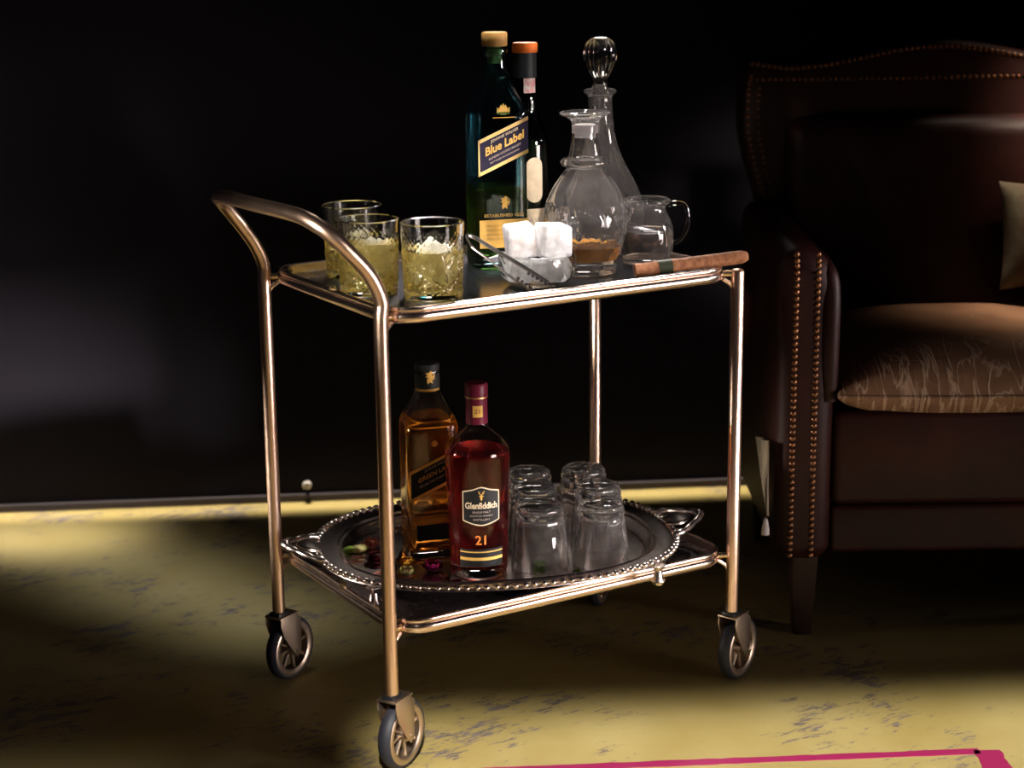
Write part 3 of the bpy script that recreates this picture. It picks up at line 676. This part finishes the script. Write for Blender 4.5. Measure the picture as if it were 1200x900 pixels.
# beaded rim
nb = 116; bd = bmesh.new()
ring = sup(a_ + 0.002, b_ + 0.002, 0.0325, NT, 1200)
cum = [0]
for i in range(1, len(ring) + 1): cum.append(cum[-1] + (Vector(ring[i % len(ring)]) - Vector(ring[i - 1])).length)
k = 0; ico = []
for j in range(nb):
    s = cum[-1] * j / nb
    while cum[k + 1] < s: k += 1
    p = Vector(ring[k % len(ring)]); q = Vector(ring[(k + 1) % len(ring)]); tdir = (q - p).normalized()
    mt_ = Matrix.Translation(p) @ Matrix.Rotation(atan2(tdir.y, tdir.x) + 0.5, 4, 'Z') @ Matrix.Diagonal((0.0046, 0.0060, 0.0045, 1))
    bmesh.ops.create_icosphere(bd, subdivisions=1, radius=1.0, matrix=mt_)
o = obj('beaded_rim', bd, 'silver', tr, smooth='all'); o['kind'] = 'stuff'
obj('rim_band', loft([sup(a_ + o1, b_ + o1, z1, NT, 128) for o1, z1 in ((0.0030, 0.0270), (0.0042, 0.0280), (0.0036, 0.0295), (0.002, 0.0300), (0.000, 0.0290), (0.001, 0.0270))], closed=True), 'silver', tr)
obj('inner_border', loft([sup(a_ + o1, b_ + o1, z1, NT, 128) for o1, z1 in ((-0.0270, 0.0285), (-0.0255, 0.0308), (-0.0240, 0.0292), (-0.0255, 0.0280))], closed=True), 'silver', tr)
for s in (-1, 1):
    hp = spline([(s * (a_ - 0.004), -0.050, 0.034), (s * (a_ + 0.010), -0.046, 0.037), (s * (a_ + 0.026), -0.030, 0.040), (s * (a_ + 0.040), -0.014, 0.043), (s * (a_ + 0.045), 0.0, 0.044), (s * (a_ + 0.040), 0.014, 0.043), (s * (a_ + 0.026), 0.030, 0.040), (s * (a_ + 0.010), 0.046, 0.037), (s * (a_ - 0.004), 0.050, 0.034)], 8)
    h = obj('scroll_handle', tube(hp, seg=12, rf=lambda t: 0.0034 + 0.0016 * abs(sin(t * pi * 7)) + 0.0020 * math.exp(-((t - 0.5) / 0.09) ** 2)), 'silver', tr)
    # fluted leaf in the middle of the handle
    lf = []
    for i in range(13):
        t = i / 12; wd = 0.022 * sin(pi * min(1, t * 0.9 + 0.1)) ** 0.8 + 0.001; row = []
        for j in range(24):
            an = 2 * pi * j / 24; fl = 1 + 0.12 * cos(an * 8)
            row.append((s * (a_ - 0.004 + 0.036 * t), wd * cos(an) * fl, 0.036 + 0.006 * t + 0.0045 * sin(an) * sin(pi * t) + 0.001))
        lf.append(row)
    obj('leaf_ornament', loft(lf), 'silver', h)
for sx, sy in ((1, 1), (1, -1), (-1, 1), (-1, -1)):
    fx, fy = sx * 0.186, sy * 0.146
    f = loft([[(fx, fy, 0.0)], sup(0.006, 0.006, 0.001, 2, 16), sup(0.008, 0.008, 0.006, 2, 16), sup(0.006, 0.006, 0.012, 2, 16), sup(0.005, 0.005, 0.020, 2, 16), sup(0.010, 0.010, 0.0275, 2, 16), [(0, 0, 0.029)]])
    f2 = loft([[(0, 0, 0)], sup(0.006, 0.006, 0.001, 2, 20, lambda t, z: 1 + 0.1 * cos(6 * t)), sup(0.009, 0.009, 0.006, 2, 20, lambda t, z: 1 + 0.14 * cos(6 * t)), sup(0.0065, 0.0065, 0.012, 2, 20), sup(0.005, 0.005, 0.020, 2, 20), sup(0.010, 0.010, 0.0275, 2, 20), [(0, 0, 0.0285)]])
    f.free()
    if (sx, sy) == (1, -1):
        pass
    obj('foot', f2, 'silver', tr, (fx, fy, 0.0))

ZS = ZL + 0.0127     # inside surface of the silver tray
# ---- amber square bottle at the back
gb = thing('whisky_bottle', 'square clear bottle of amber whisky with slanted black label', 'bottle', (0.1680, 0.2050, ZS), radians(-16))
Pg = [(h * 0.98, z * 0.888, n) for h, z, n in sq_profile()]
b_, inner = sq_bottle(Pg, 0.0028, 0.014)
obj('glass_body', b_, 'glass', gb); obj('whisky', sq_fill(inner, 0.014, 0.195), 'amber', gb)
obj('cap', lathe([(0, 0.246), (0.0158, 0.246), (0.0160, 0.232), (0.0166, 0.232), (0.0166, 0.262), (0.0155, 0.2645), (0, 0.265)], 32), 'blacklabel', gb)
obj('neck_band', lathe([(0.0150, 0.2285), (0.0156, 0.2285), (0.0156, 0.2350), (0.0150, 0.2350)], 32), 'goldpaper', gb)
obj('emblem', place(flip_in(crest('lion')), 0, 0.2480, 0, R=0.0168), 'goldpaper', gb, smooth=False)
FG = 0.0359
md = plate([(0.0042 * cos(2 * pi * i / 24), 0.0042 * sin(2 * pi * i / 24)) for i in range(24)], 0.0003)
obj('medallion', place(flip_in(md), 0, 0.163, FG + 0.0001), 'goldpaper', gb, smooth=False)
slanted(gb, -0.0348, 0.0348, 0.084, 0.114, 0.126, 0.156, FG + 0.0001, 'blacklabel', 'goldpaper', [
    ('JOHNNIE WALKER', 0.0045, 0.0125, 0.032, 0.0, 'greyprint'), ('GREEN LABEL', 0.0082, 0.0030, 0.050, 0.0, 'goldpaper'),
    ('Blended Malt Scotch Whisky', 0.0046, -0.0060, 0.046, 0.0, 'greyprint')])
obj('lower_label', place(grid_plate(-0.026, 0.030, 0.030, 0.052, 0.0004), 0, 0, FG + 0.0001), 'blacklabel', gb)

# ---- red round bottle
gf = thing('whisky_bottle', 'round bottle of dark red whisky with black shield label', 'bottle', (0.1870, 0.1080, ZS), radians(-24))
go = spline([(0.0330, 0.0), (0.0362, 0.002), (0.0378, 0.008), (0.0385, 0.030), (0.0398, 0.080), (0.0412, 0.130), (0.0418, 0.158), (0.0410, 0.168), (0.0370, 0.176), (0.0300, 0.184), (0.0215, 0.191), (0.0155, 0.197), (0.0132, 0.204), (0.0128, 0.215), (0.0126, 0.243)], 4)
obj('glass_body', shell(go, 0.0024, 0.016, 72), 'glass', gf)
obj('whisky', fill(go, 0.0024, 0.016, 0.166, 56), 'redwhisky', gf)
obj('neck_foil', lathe([(0.0137, 0.202), (0.0141, 0.202), (0.0139, 0.236), (0.0134, 0.236)], 32), 'winefoil', gf)
obj('cap', lathe([(0, 0.2435), (0.0140, 0.2435), (0.0140, 0.2380), (0.0148, 0.2380), (0.0150, 0.252), (0.0135, 0.2550), (0, 0.2555)], 32), 'winefoil', gf)
obj('cap_ring', lathe([(0.0141, 0.2362), (0.0152, 0.2362), (0.0152, 0.2378), (0.0141, 0.2378)], 32), 'gold', gf)
obj('neck_label', place(grid_plate(-0.0065, 0.0065, 0.212, 0.227, 0.0004), 0, 0, 0, R=0.0143), 'goldpaper', gf)
obj('lettering', place(text_mesh('21', 0.0085, 0.0001), 0, 0.2195, 0, R=0.0149), 'winefoil', gf, smooth=False)
def sh_lo(k): return lambda u: 0.0745 - k + 0.007 * abs(u / 0.026) ** 1.5 + 0.0
def sh_hi(k): return lambda u: 0.124 + k - 0.004 * abs(u / 0.026) ** 2 + 0.003 * math.exp(-(u / 0.008) ** 2)
RF = 0.0408
sl = obj('shield_label', place(grid_plate(-0.0250, 0.0250, sh_lo(0), sh_hi(0), 0.0004, 28, 6), 0, 0, 0, R=RF), 'creamline', gf)
obj('shield_field', place(grid_plate(-0.0236, 0.0236, sh_lo(-0.0016), sh_hi(-0.0016), 0.0004, 28, 6), 0, 0, 0, R=RF + 0.0004), 'blacklabel', sl)
obj('lettering', place(text_mesh('Glenfiddich', 0.0115, 0.0001, width=0.043, bold=0.0003), 0, 0.1015, 0, R=RF + 0.0011), 'creamline', sl, smooth=False)
obj('emblem', place(flip_in(crest('stag')), 0, 0.1155, 0, R=RF + 0.0009), 'goldpaper', sl, smooth=False)
for z, s, wd in ((0.0930, 'SINGLE MALT', 0.024), (0.0880, 'SCOTCH WHISKY', 0.030), (0.0830, 'DISTILLERY', 0.022)):
    obj('lettering', place(text_mesh(s, 0.0036, 0.0001, width=wd), 0, z, 0, R=RF + 0.0011), 'greyprint', sl, smooth=False)
obj('lettering', place(text_mesh('21', 0.0175, 0.0001, bold=0.0002), 0, 0.0540, 0, R=0.0398), 'orangeprint', gf, smooth=False)
lb = obj('base_label', place(grid_plate(-0.030, 0.030, 0.018, 0.042, 0.0004, 24), 0, 0, 0, R=0.0390), 'blacklabel', gf)
obj('gold_border', place(grid_plate(-0.030, 0.030, 0.0375, 0.0392, 0.0002, 24), 0, 0, 0, R=0.0396), 'goldpaper', lb)
obj('gold_border', place(grid_plate(-0.030, 0.030, 0.0270, 0.0310, 0.0002, 24), 0, 0, 0, R=0.0396), 'goldpaper', lb)

# ---- six upturned glasses
def flute(t, z):
    k = (t / (2 * pi) * 10) % 1.0 - 0.5
    if z < 0.030: return 1.0
    e = min(1, (z - 0.030) / 0.02)
    return 1 - 0.035 * e * (1 - cos(2 * pi * (k + 0.5)) ) * 0.5 + 0.0
ug = []
# built upside down: rim at z=0, thick base on top
uo = [(0.0385, 0.0)] + [(0.0385 - 0.0062 * (z / 0.066) ** 1.1, z) for z in [0.066 * i / 20 for i in range(1, 21)]] + [(0.0308, 0.069), (0.0322, 0.0715), (0.0318, 0.0745), (0.0298, 0.0760), (0.0304, 0.0785), (0.0300, 0.0815), (0.0280, 0.0840), (0.0235, 0.0855), (0.0, 0.0848)]
ui = [(0.0370, 0.0)] + [(0.0362 - 0.0062 * (z / 0.066), z) for z in [0.064 * i / 10 for i in range(1, 11)]] + [(0.0275, 0.0670), (0.0220, 0.0690), (0, 0.0695)]
prof = uo[::-1] + ui
no = len(uo)
up0 = thing('upturned_glass', '', 'glass', (0, 0, 0), 0, 'upturned glasses on the silver tray')
ubm = lathe([(r_, z) for r_, z in prof], 120, flute, lambda i: i < no)
obj('glass_body', ubm, 'hazed', up0)
UP = [((0.2660, 0.0820), 'front glass of the left-hand row of upturned glasses'), ((0.3400, 0.0490), 'front glass of the right-hand row of upturned glasses'),
      ((0.3030, 0.1540), 'middle glass of the left-hand row of upturned glasses'), ((0.3820, 0.1180), 'middle glass of the right-hand row of upturned glasses'),
      ((0.3380, 0.2270), 'rear glass of the left-hand row of upturned glasses'), ((0.4100, 0.1965), 'rear glass of the right-hand row of upturned glasses')]
for i, (p, lb) in enumerate(UP):
    o = up0 if i == 0 else dup_tree(up0)
    o.location = (p[0], p[1], ZS); o.rotation_euler = (0, 0, 0.37 * i); o['label'] = lb

# ---- flowers and petals on the silver tray
def flower(label, loc, r, mt, n=9, layers=3, core='petal_yellow', rz=0.0, tilt=0.0, cup=0.9, name='flower'):
    t = thing(name, label, 'flower', (loc[0], loc[1], ZS), rz)
    t.rotation_euler = (tilt, 0, rz)
    c = lathe([(0, 0.0), (r * 0.45, r * 0.06), (r * 0.5, r * 0.35), (r * 0.3, r * 0.6), (0, r * 0.66)], 16); obj('flower_centre', c, core, t)
    for l in range(layers):
        for k in range(n):
            a0 = 2 * pi * (k + 0.5 * l) / n; el = cup * (l + 0.6) / layers; ln = r * (1 - 0.16 * l); wd = r * 0.34
            bm = bmesh.new(); rows = []
            for i in range(5):
                u = i / 4; e2 = el * u; rr = r * 0.16 + ln * u * 0.84 * cos(e2); zz = r * 0.1 + ln * u * sin(e2) + 0.001; hw = wd * sin(pi * (0.12 + 0.8 * u)) ** 0.7
                rows.append([bm.verts.new((rr, -hw, zz + 0.15 * hw)), bm.verts.new((rr, 0, zz)), bm.verts.new((rr, hw, zz + 0.15 * hw))])
            for i in range(4):
                for j in range(2): bm.faces.new((rows[i][j], rows[i + 1][j], rows[i + 1][j + 1], rows[i][j + 1]))
            bmesh.ops.solidify(bm, geom=bm.faces[:], thickness=0.0006)
            obj('petal', bm, mt, t, rot=(0, 0, a0))
    return t
flower('yellow flower head on the silver tray behind the front leg', (0.1130, 0.1730), 0.0155, 'petal_yellow', 8, 3, cup=1.3)
flower('pale green and pink flower lying below the yellow one', (0.0950, 0.1370), 0.0150, 'petal_cream', 7, 2, 'petal_pink', cup=1.1)
flower('magenta flower in front of the amber bottle', (0.1340, 0.1380), 0.0165, 'petal_magenta', 8, 2, 'petal_dark', cup=1.1)
flower('dark red flower head left of the front leg', (0.0880, 0.2080), 0.0190, 'petal_dark', 8, 3, 'petal_dark', cup=1.2)
flower('pink flower head beside the green-tipped bud on the silver tray', (0.1080, 0.2650), 0.0160, 'petal_pink', 7, 2, 'petal_pink', cup=1.2)
def bud(label, loc, ln, mt, rz, mt2='leafgreen'):
    t = thing('flower_bud', label, 'flower', (loc[0], loc[1], ZS + ln * 0.22), rz)
    obj('bud_petals', tube([(ln * i / 12, 0, 0) for i in range(13)], seg=14, rf=lambda u: ln * 0.21 * sin(pi * min(1, 0.08 + u * 0.9)) ** 0.7), mt, t)
    obj('green_tip', tube([(-ln * 0.35 + ln * 0.6 * i / 8, 0, 0.0004) for i in range(9)], seg=12, rf=lambda u: ln * 0.19 * sin(pi * min(1, 0.05 + u * 0.8)) ** 0.8), mt2, t)
bud('pale bud with green tip left of the front leg', (0.0720, 0.2600), 0.028, 'petal_cream', radians(-10))
bud('small pink bud near the front edge of the silver tray', (0.0580, 0.1560), 0.016, 'petal_pink', radians(40), 'petal_pink')
def loose(label, loc, s, mt, rz, z=0.0):
    bm = bmesh.new(); rows = []
    for i in range(6):
        u = i / 5; hw = s * 0.4 * sin(pi * (0.08 + 0.86 * u)) ** 0.7
        rows.append([bm.verts.new((s * (u - 0.5), hw * k, 0.0012 + s * 0.20 * (abs(k) ** 2 * 0.6 + (u - 0.5) ** 2))) for k in (-1, -0.5, 0, 0.5, 1)])
    for i in range(5):
        for j in range(4): bm.faces.new((rows[i][j], rows[i + 1][j], rows[i + 1][j + 1], rows[i][j + 1]))
    bmesh.ops.solidify(bm, geom=bm.faces[:], thickness=0.0006)
    tag(obj('loose_petal', bm, mt, None, (loc[0], loc[1], ZS + z), (0, 0, rz)), label, 'petal')
loose('magenta petal in front of the red bottle', (0.1340, 0.0780), 0.020, 'petal_magenta', 0.3)
loose('tan petal between the magenta flower and the red bottle', (0.1330, 0.1080), 0.016, 'petal_pink', 1.2)
loose('bright green leaf under the front left upturned glass', (0.2630, 0.0790), 0.022, 'leafgreen', 0.9)
loose('small green leaf in front of the right-hand upturned glasses', (0.2900, 0.0300), 0.012, 'leafgreen', 0.2)
loose('dark red petal at the front of the silver tray, left of the leg', (0.0760, 0.1560), 0.020, 'petal_dark', -0.5)
loose('pink petal beside the dark red flower', (0.0720, 0.2340), 0.018, 'petal_pink', -0.9)

# ------------------------------------------------------------------ armchair
CA = radians(-31)
ch = thing('armchair', 'dark red leather club armchair with brass nailheads behind the cart', 'armchair', (0.6635, 0.0815, 0), CA)
CW, CD = 0.62, 0.56
# side frames / arms
def arm_bm(x0, flip):
    b = rbox(0.082, 0.46, 0.465, 0.026, 5, (0.041, 0.23, 0.3575))
    # roll: pull the inner upper edge down a little
    for v in b.verts:
        if v.co.z > 0.5:
            xi = v.co.x if not flip else 0.082 - v.co.x
            v.co.z -= 0.030 * max(0, (xi - 0.030) / 0.052) ** 2
            v.co.z -= 0.02 * max(0, (0.06 - v.co.y) / 0.06) ** 2
    for v in b.verts: v.co.x += x0
    return b
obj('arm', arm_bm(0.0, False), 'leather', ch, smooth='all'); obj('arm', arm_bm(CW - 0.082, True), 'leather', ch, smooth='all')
for x0, s in ((0.073, 1), (CW - 0.073, -1)):    # inner padded roll of each arm
    rl = tube(spline([(x0, 0.012, 0.365), (x0 , 0.006, 0.44), (x0, 0.010, 0.525), (x0 - s * 0.006, 0.040, 0.552), (x0 - s * 0.006, 0.20, 0.554), (x0 - s * 0.006, 0.44, 0.554)], 6), 0.0125, 14)
    obj('arm_roll', rl, 'leather', ch, label='rounded inner arm edge')
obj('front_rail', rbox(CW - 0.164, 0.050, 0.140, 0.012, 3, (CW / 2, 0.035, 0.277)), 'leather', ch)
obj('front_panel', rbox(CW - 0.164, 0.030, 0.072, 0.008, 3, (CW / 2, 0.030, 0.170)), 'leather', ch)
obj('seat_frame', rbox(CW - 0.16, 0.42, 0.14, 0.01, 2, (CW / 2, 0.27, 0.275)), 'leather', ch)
# back with camel top
pts = []
def camel(x):
    d = (x - CW / 2) / (CW / 2); return 0.810 + 0.032 * (0.5 + 0.5 * cos(pi * min(1, abs(d) / 0.78))) + (0.010 * max(0, (abs(d) - 0.78) / 0.22) if abs(d) > 0.78 else 0)
xs = [0.010 + (CW - 0.02) * i / 40 for i in range(41)]
top = [(x, camel(x)) for x in xs]
left = [(0.001, 0.792), (-0.003, 0.76), (-0.002, 0.70), (0.008, 0.65), (0.024, 0.60), (0.034, 0.56), (0.036, 0.20)]
right = [(CW - x, z) for x, z in left]
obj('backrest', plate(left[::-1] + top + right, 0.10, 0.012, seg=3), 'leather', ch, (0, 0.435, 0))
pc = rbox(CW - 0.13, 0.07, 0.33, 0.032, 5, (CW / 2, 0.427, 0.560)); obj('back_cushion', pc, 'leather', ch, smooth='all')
# seat cushion
sc_ = bmesh.new(); nx, ny = 40, 36; G = {}
def seat_pt(i, j, topf):
    u = 2 * i / nx - 1; v = 2 * j / ny - 1
    x = CW / 2 + 0.226 * u; y = 0.205 + 0.215 * v
    y -= 0.012 * (1 - u * u) if v < 0 else 0
    e = (1 - abs(u) ** 3.2) * (1 - abs(v) ** 3.4)
    z = (0.378 + 0.066 * max(0, e) ** 0.55) if topf else (0.371 - 0.022 * min(1, (max(0, e) * 6)) ** 0.5)
    return (x, y, z)
for tf in (0, 1):
    for i in range(nx + 1):
        for j in range(ny + 1): G[tf, i, j] = sc_.verts.new(seat_pt(i, j, tf))
for tf in (0, 1):
    for i in range(nx):
        for j in range(ny): sc_.faces.new((G[tf, i, j], G[tf, i + 1, j], G[tf, i + 1, j + 1], G[tf, i, j + 1]))
for i in range(nx):
    for j in (0, ny): sc_.faces.new((G[0, i, j], G[0, i + 1, j], G[1, i + 1, j], G[1, i, j]))
for j in range(ny):
    for i in (0, nx): sc_.faces.new((G[0, i, j], G[0, i, j + 1], G[1, i, j + 1], G[1, i, j]))
sct = obj('seat_cushion', sc_, 'seatleather', ch, smooth='all', label='worn creased brown leather seat cushion')
pp = [(seat_pt(i, 0, 1)[0], seat_pt(i, 0, 1)[1] - 0.001, 0.3745) for i in range(nx + 1)]
obj('piping', tube(pp, 0.0030, 8), 'seatleather', sct)
for x in (0.05, CW - 0.05):
    for y in (0.05, 0.48):
        obj('foot', loft([sup(0.014, 0.014, 0, 6, 16), sup(0.022, 0.022, 0.145, 6, 16)]), 'wood', ch, (x, y, 0))
# nailheads
def nails(pts_, name, n_dir, r=0.0042):
    bm = bmesh.new()
    for p in pts_:
        mt_ = Matrix.Translation(Vector(p)) @ Matrix.Diagonal((r if n_dir != 'x' else r * 0.6, r if n_dir != 'y' else r * 0.6, r, 1))
        bmesh.ops.create_icosphere(bm, subdivisions=2, radius=1.0, matrix=mt_)
    o = obj(name, bm, 'nail', ch, smooth='all'); o['kind'] = 'stuff'
for k, x in enumerate((0.022, 0.052, CW - 0.022, CW - 0.052)):
    P_ = [(x, -0.0005, 0.560 - 0.0092 * i) for i in range(47)]
    P_ += [(x, 0.0, 0.567), (x, 0.004, 0.5755)]
    nails(P_, 'nailheads', 'y')
nails([(x, 0.434, camel(x) - 0.010) for x in [0.012 + (CW - 0.024) * i / 66 for i in range(67)]], 'nailheads', 'y', 0.0040)
nails([(0.020 + (CW - 0.040) * i / 60, 0.434, 0.7830) for i in range(61)], 'nailheads', 'y', 0.0036)
for s in (0, 1):
    for off, z0_ in ((0.010, 0.79), (0.026, 0.775)):
        Q = [(x + off, z) for x, z in spline(left[:6], 5) if z < z0_]
        Q = [Q[i] for i in range(0, len(Q), 1)]
        nails([((CW - x) if s else x, 0.434, z) for x, z in Q], 'nailheads', 'y', 0.0034)
# throw pillow on the seat
pl = []
pb = bmesh.new(); NG = 14; GG = {}
for tf in (-1, 1):
    for i in range(NG + 1):
        for j in range(NG + 1):
            u = 2 * i / NG - 1; v = 2 * j / NG - 1; e = (1 - u * u) * (1 - v * v)
            k_ = 1 - 0.05 * (1 - abs(u)) - 0.05 * (1 - abs(v))
            GG[tf, i, j] = pb.verts.new((0.085 * u * (1 - 0.08 * (1 - v * v)), tf * (0.002 + 0.040 * max(0, e) ** 0.5), 0.085 * v * (1 - 0.08 * (1 - u * u))))
for tf in (-1, 1):
    for i in range(NG):
        for j in range(NG): pb.faces.new((GG[tf, i, j], GG[tf, i + 1, j], GG[tf, i + 1, j + 1], GG[tf, i, j + 1]))
for i in range(NG):
    for j in (0, NG): pb.faces.new((GG[-1, i, j], GG[-1, i + 1, j], GG[1, i + 1, j], GG[1, i, j]))
    for j in (0, NG): pb.faces.new((GG[-1, j, i], GG[-1, j, i + 1], GG[1, j, i + 1], GG[1, j, i]))
cm = Matrix.Rotation(CA, 3, 'Z')
pos = Vector((0.6635, 0.0815, 0)) + cm @ Vector((0.475, 0.330, 0.545))
tag(obj('throw_pillow', pb, 'pillow', None, pos, (radians(-12), 0, CA), smooth='all'), 'greyish throw pillow leaning in the armchair at the right edge', 'pillow')

# ------------------------------------------------------------------ small things at the wall foot
wm = Matrix.Rotation(WA, 3, 'Z')
def wp(px_s, out, z): return W0 + wm @ Vector((px_s, -out, z))
kb = lathe([(0, 0), (0.003, 0), (0.003, 0.012), (0.007, 0.015), (0.0085, 0.020), (0.006, 0.025), (0, 0.026)], 20)
o = obj('wall_knob', kb, 'white', None, wp(-0.125, 0.0, 0.035), (pi / 2, 0, WA)); tag(o, 'small pale round knob on the wall just above the baseboard', 'knob')
# pale cloth corner hanging over the outer side of the armchair, tapering to a point
cl = bmesh.new(); rows = []; K = 22
for k in range(K + 1):
    t = k / K; zr = 0.305 - 0.110 * t; wd = 0.150 * (1 - t) ** 0.85 + 0.003; row = []
    for j in range(15):
        u = j / 14; row.append(cl.verts.new((-0.006 - 0.004 * cos(u * pi * 5) * (1 - 0.6 * t), 0.003 + wd * u, zr - 0.03 * u * (1 - t))))
    rows.append(row)
for k in range(K):
    for j in range(14): cl.faces.new((rows[k][j], rows[k + 1][j], rows[k + 1][j + 1], rows[k][j + 1]))
bmesh.ops.solidify(cl, geom=cl.faces[:], thickness=0.0012)
o = obj('hanging_cloth', cl, 'cloth', None, (0.6635 - 0.004 * cos(CH), 0.0815 - 0.004 * sin(CH), 0), (0, 0, CH), smooth='all')
tag(o, 'pale tapering cloth corner hanging at the outer side of the armchair', 'cloth')
ts = lathe([(0, 0), (0.006, 0.001), (0.0058, 0.008), (0.003, 0.024), (0.0, 0.027)], 14)
obj('tassel', ts, 'white', o, (-0.009, 0.006, 0.166))
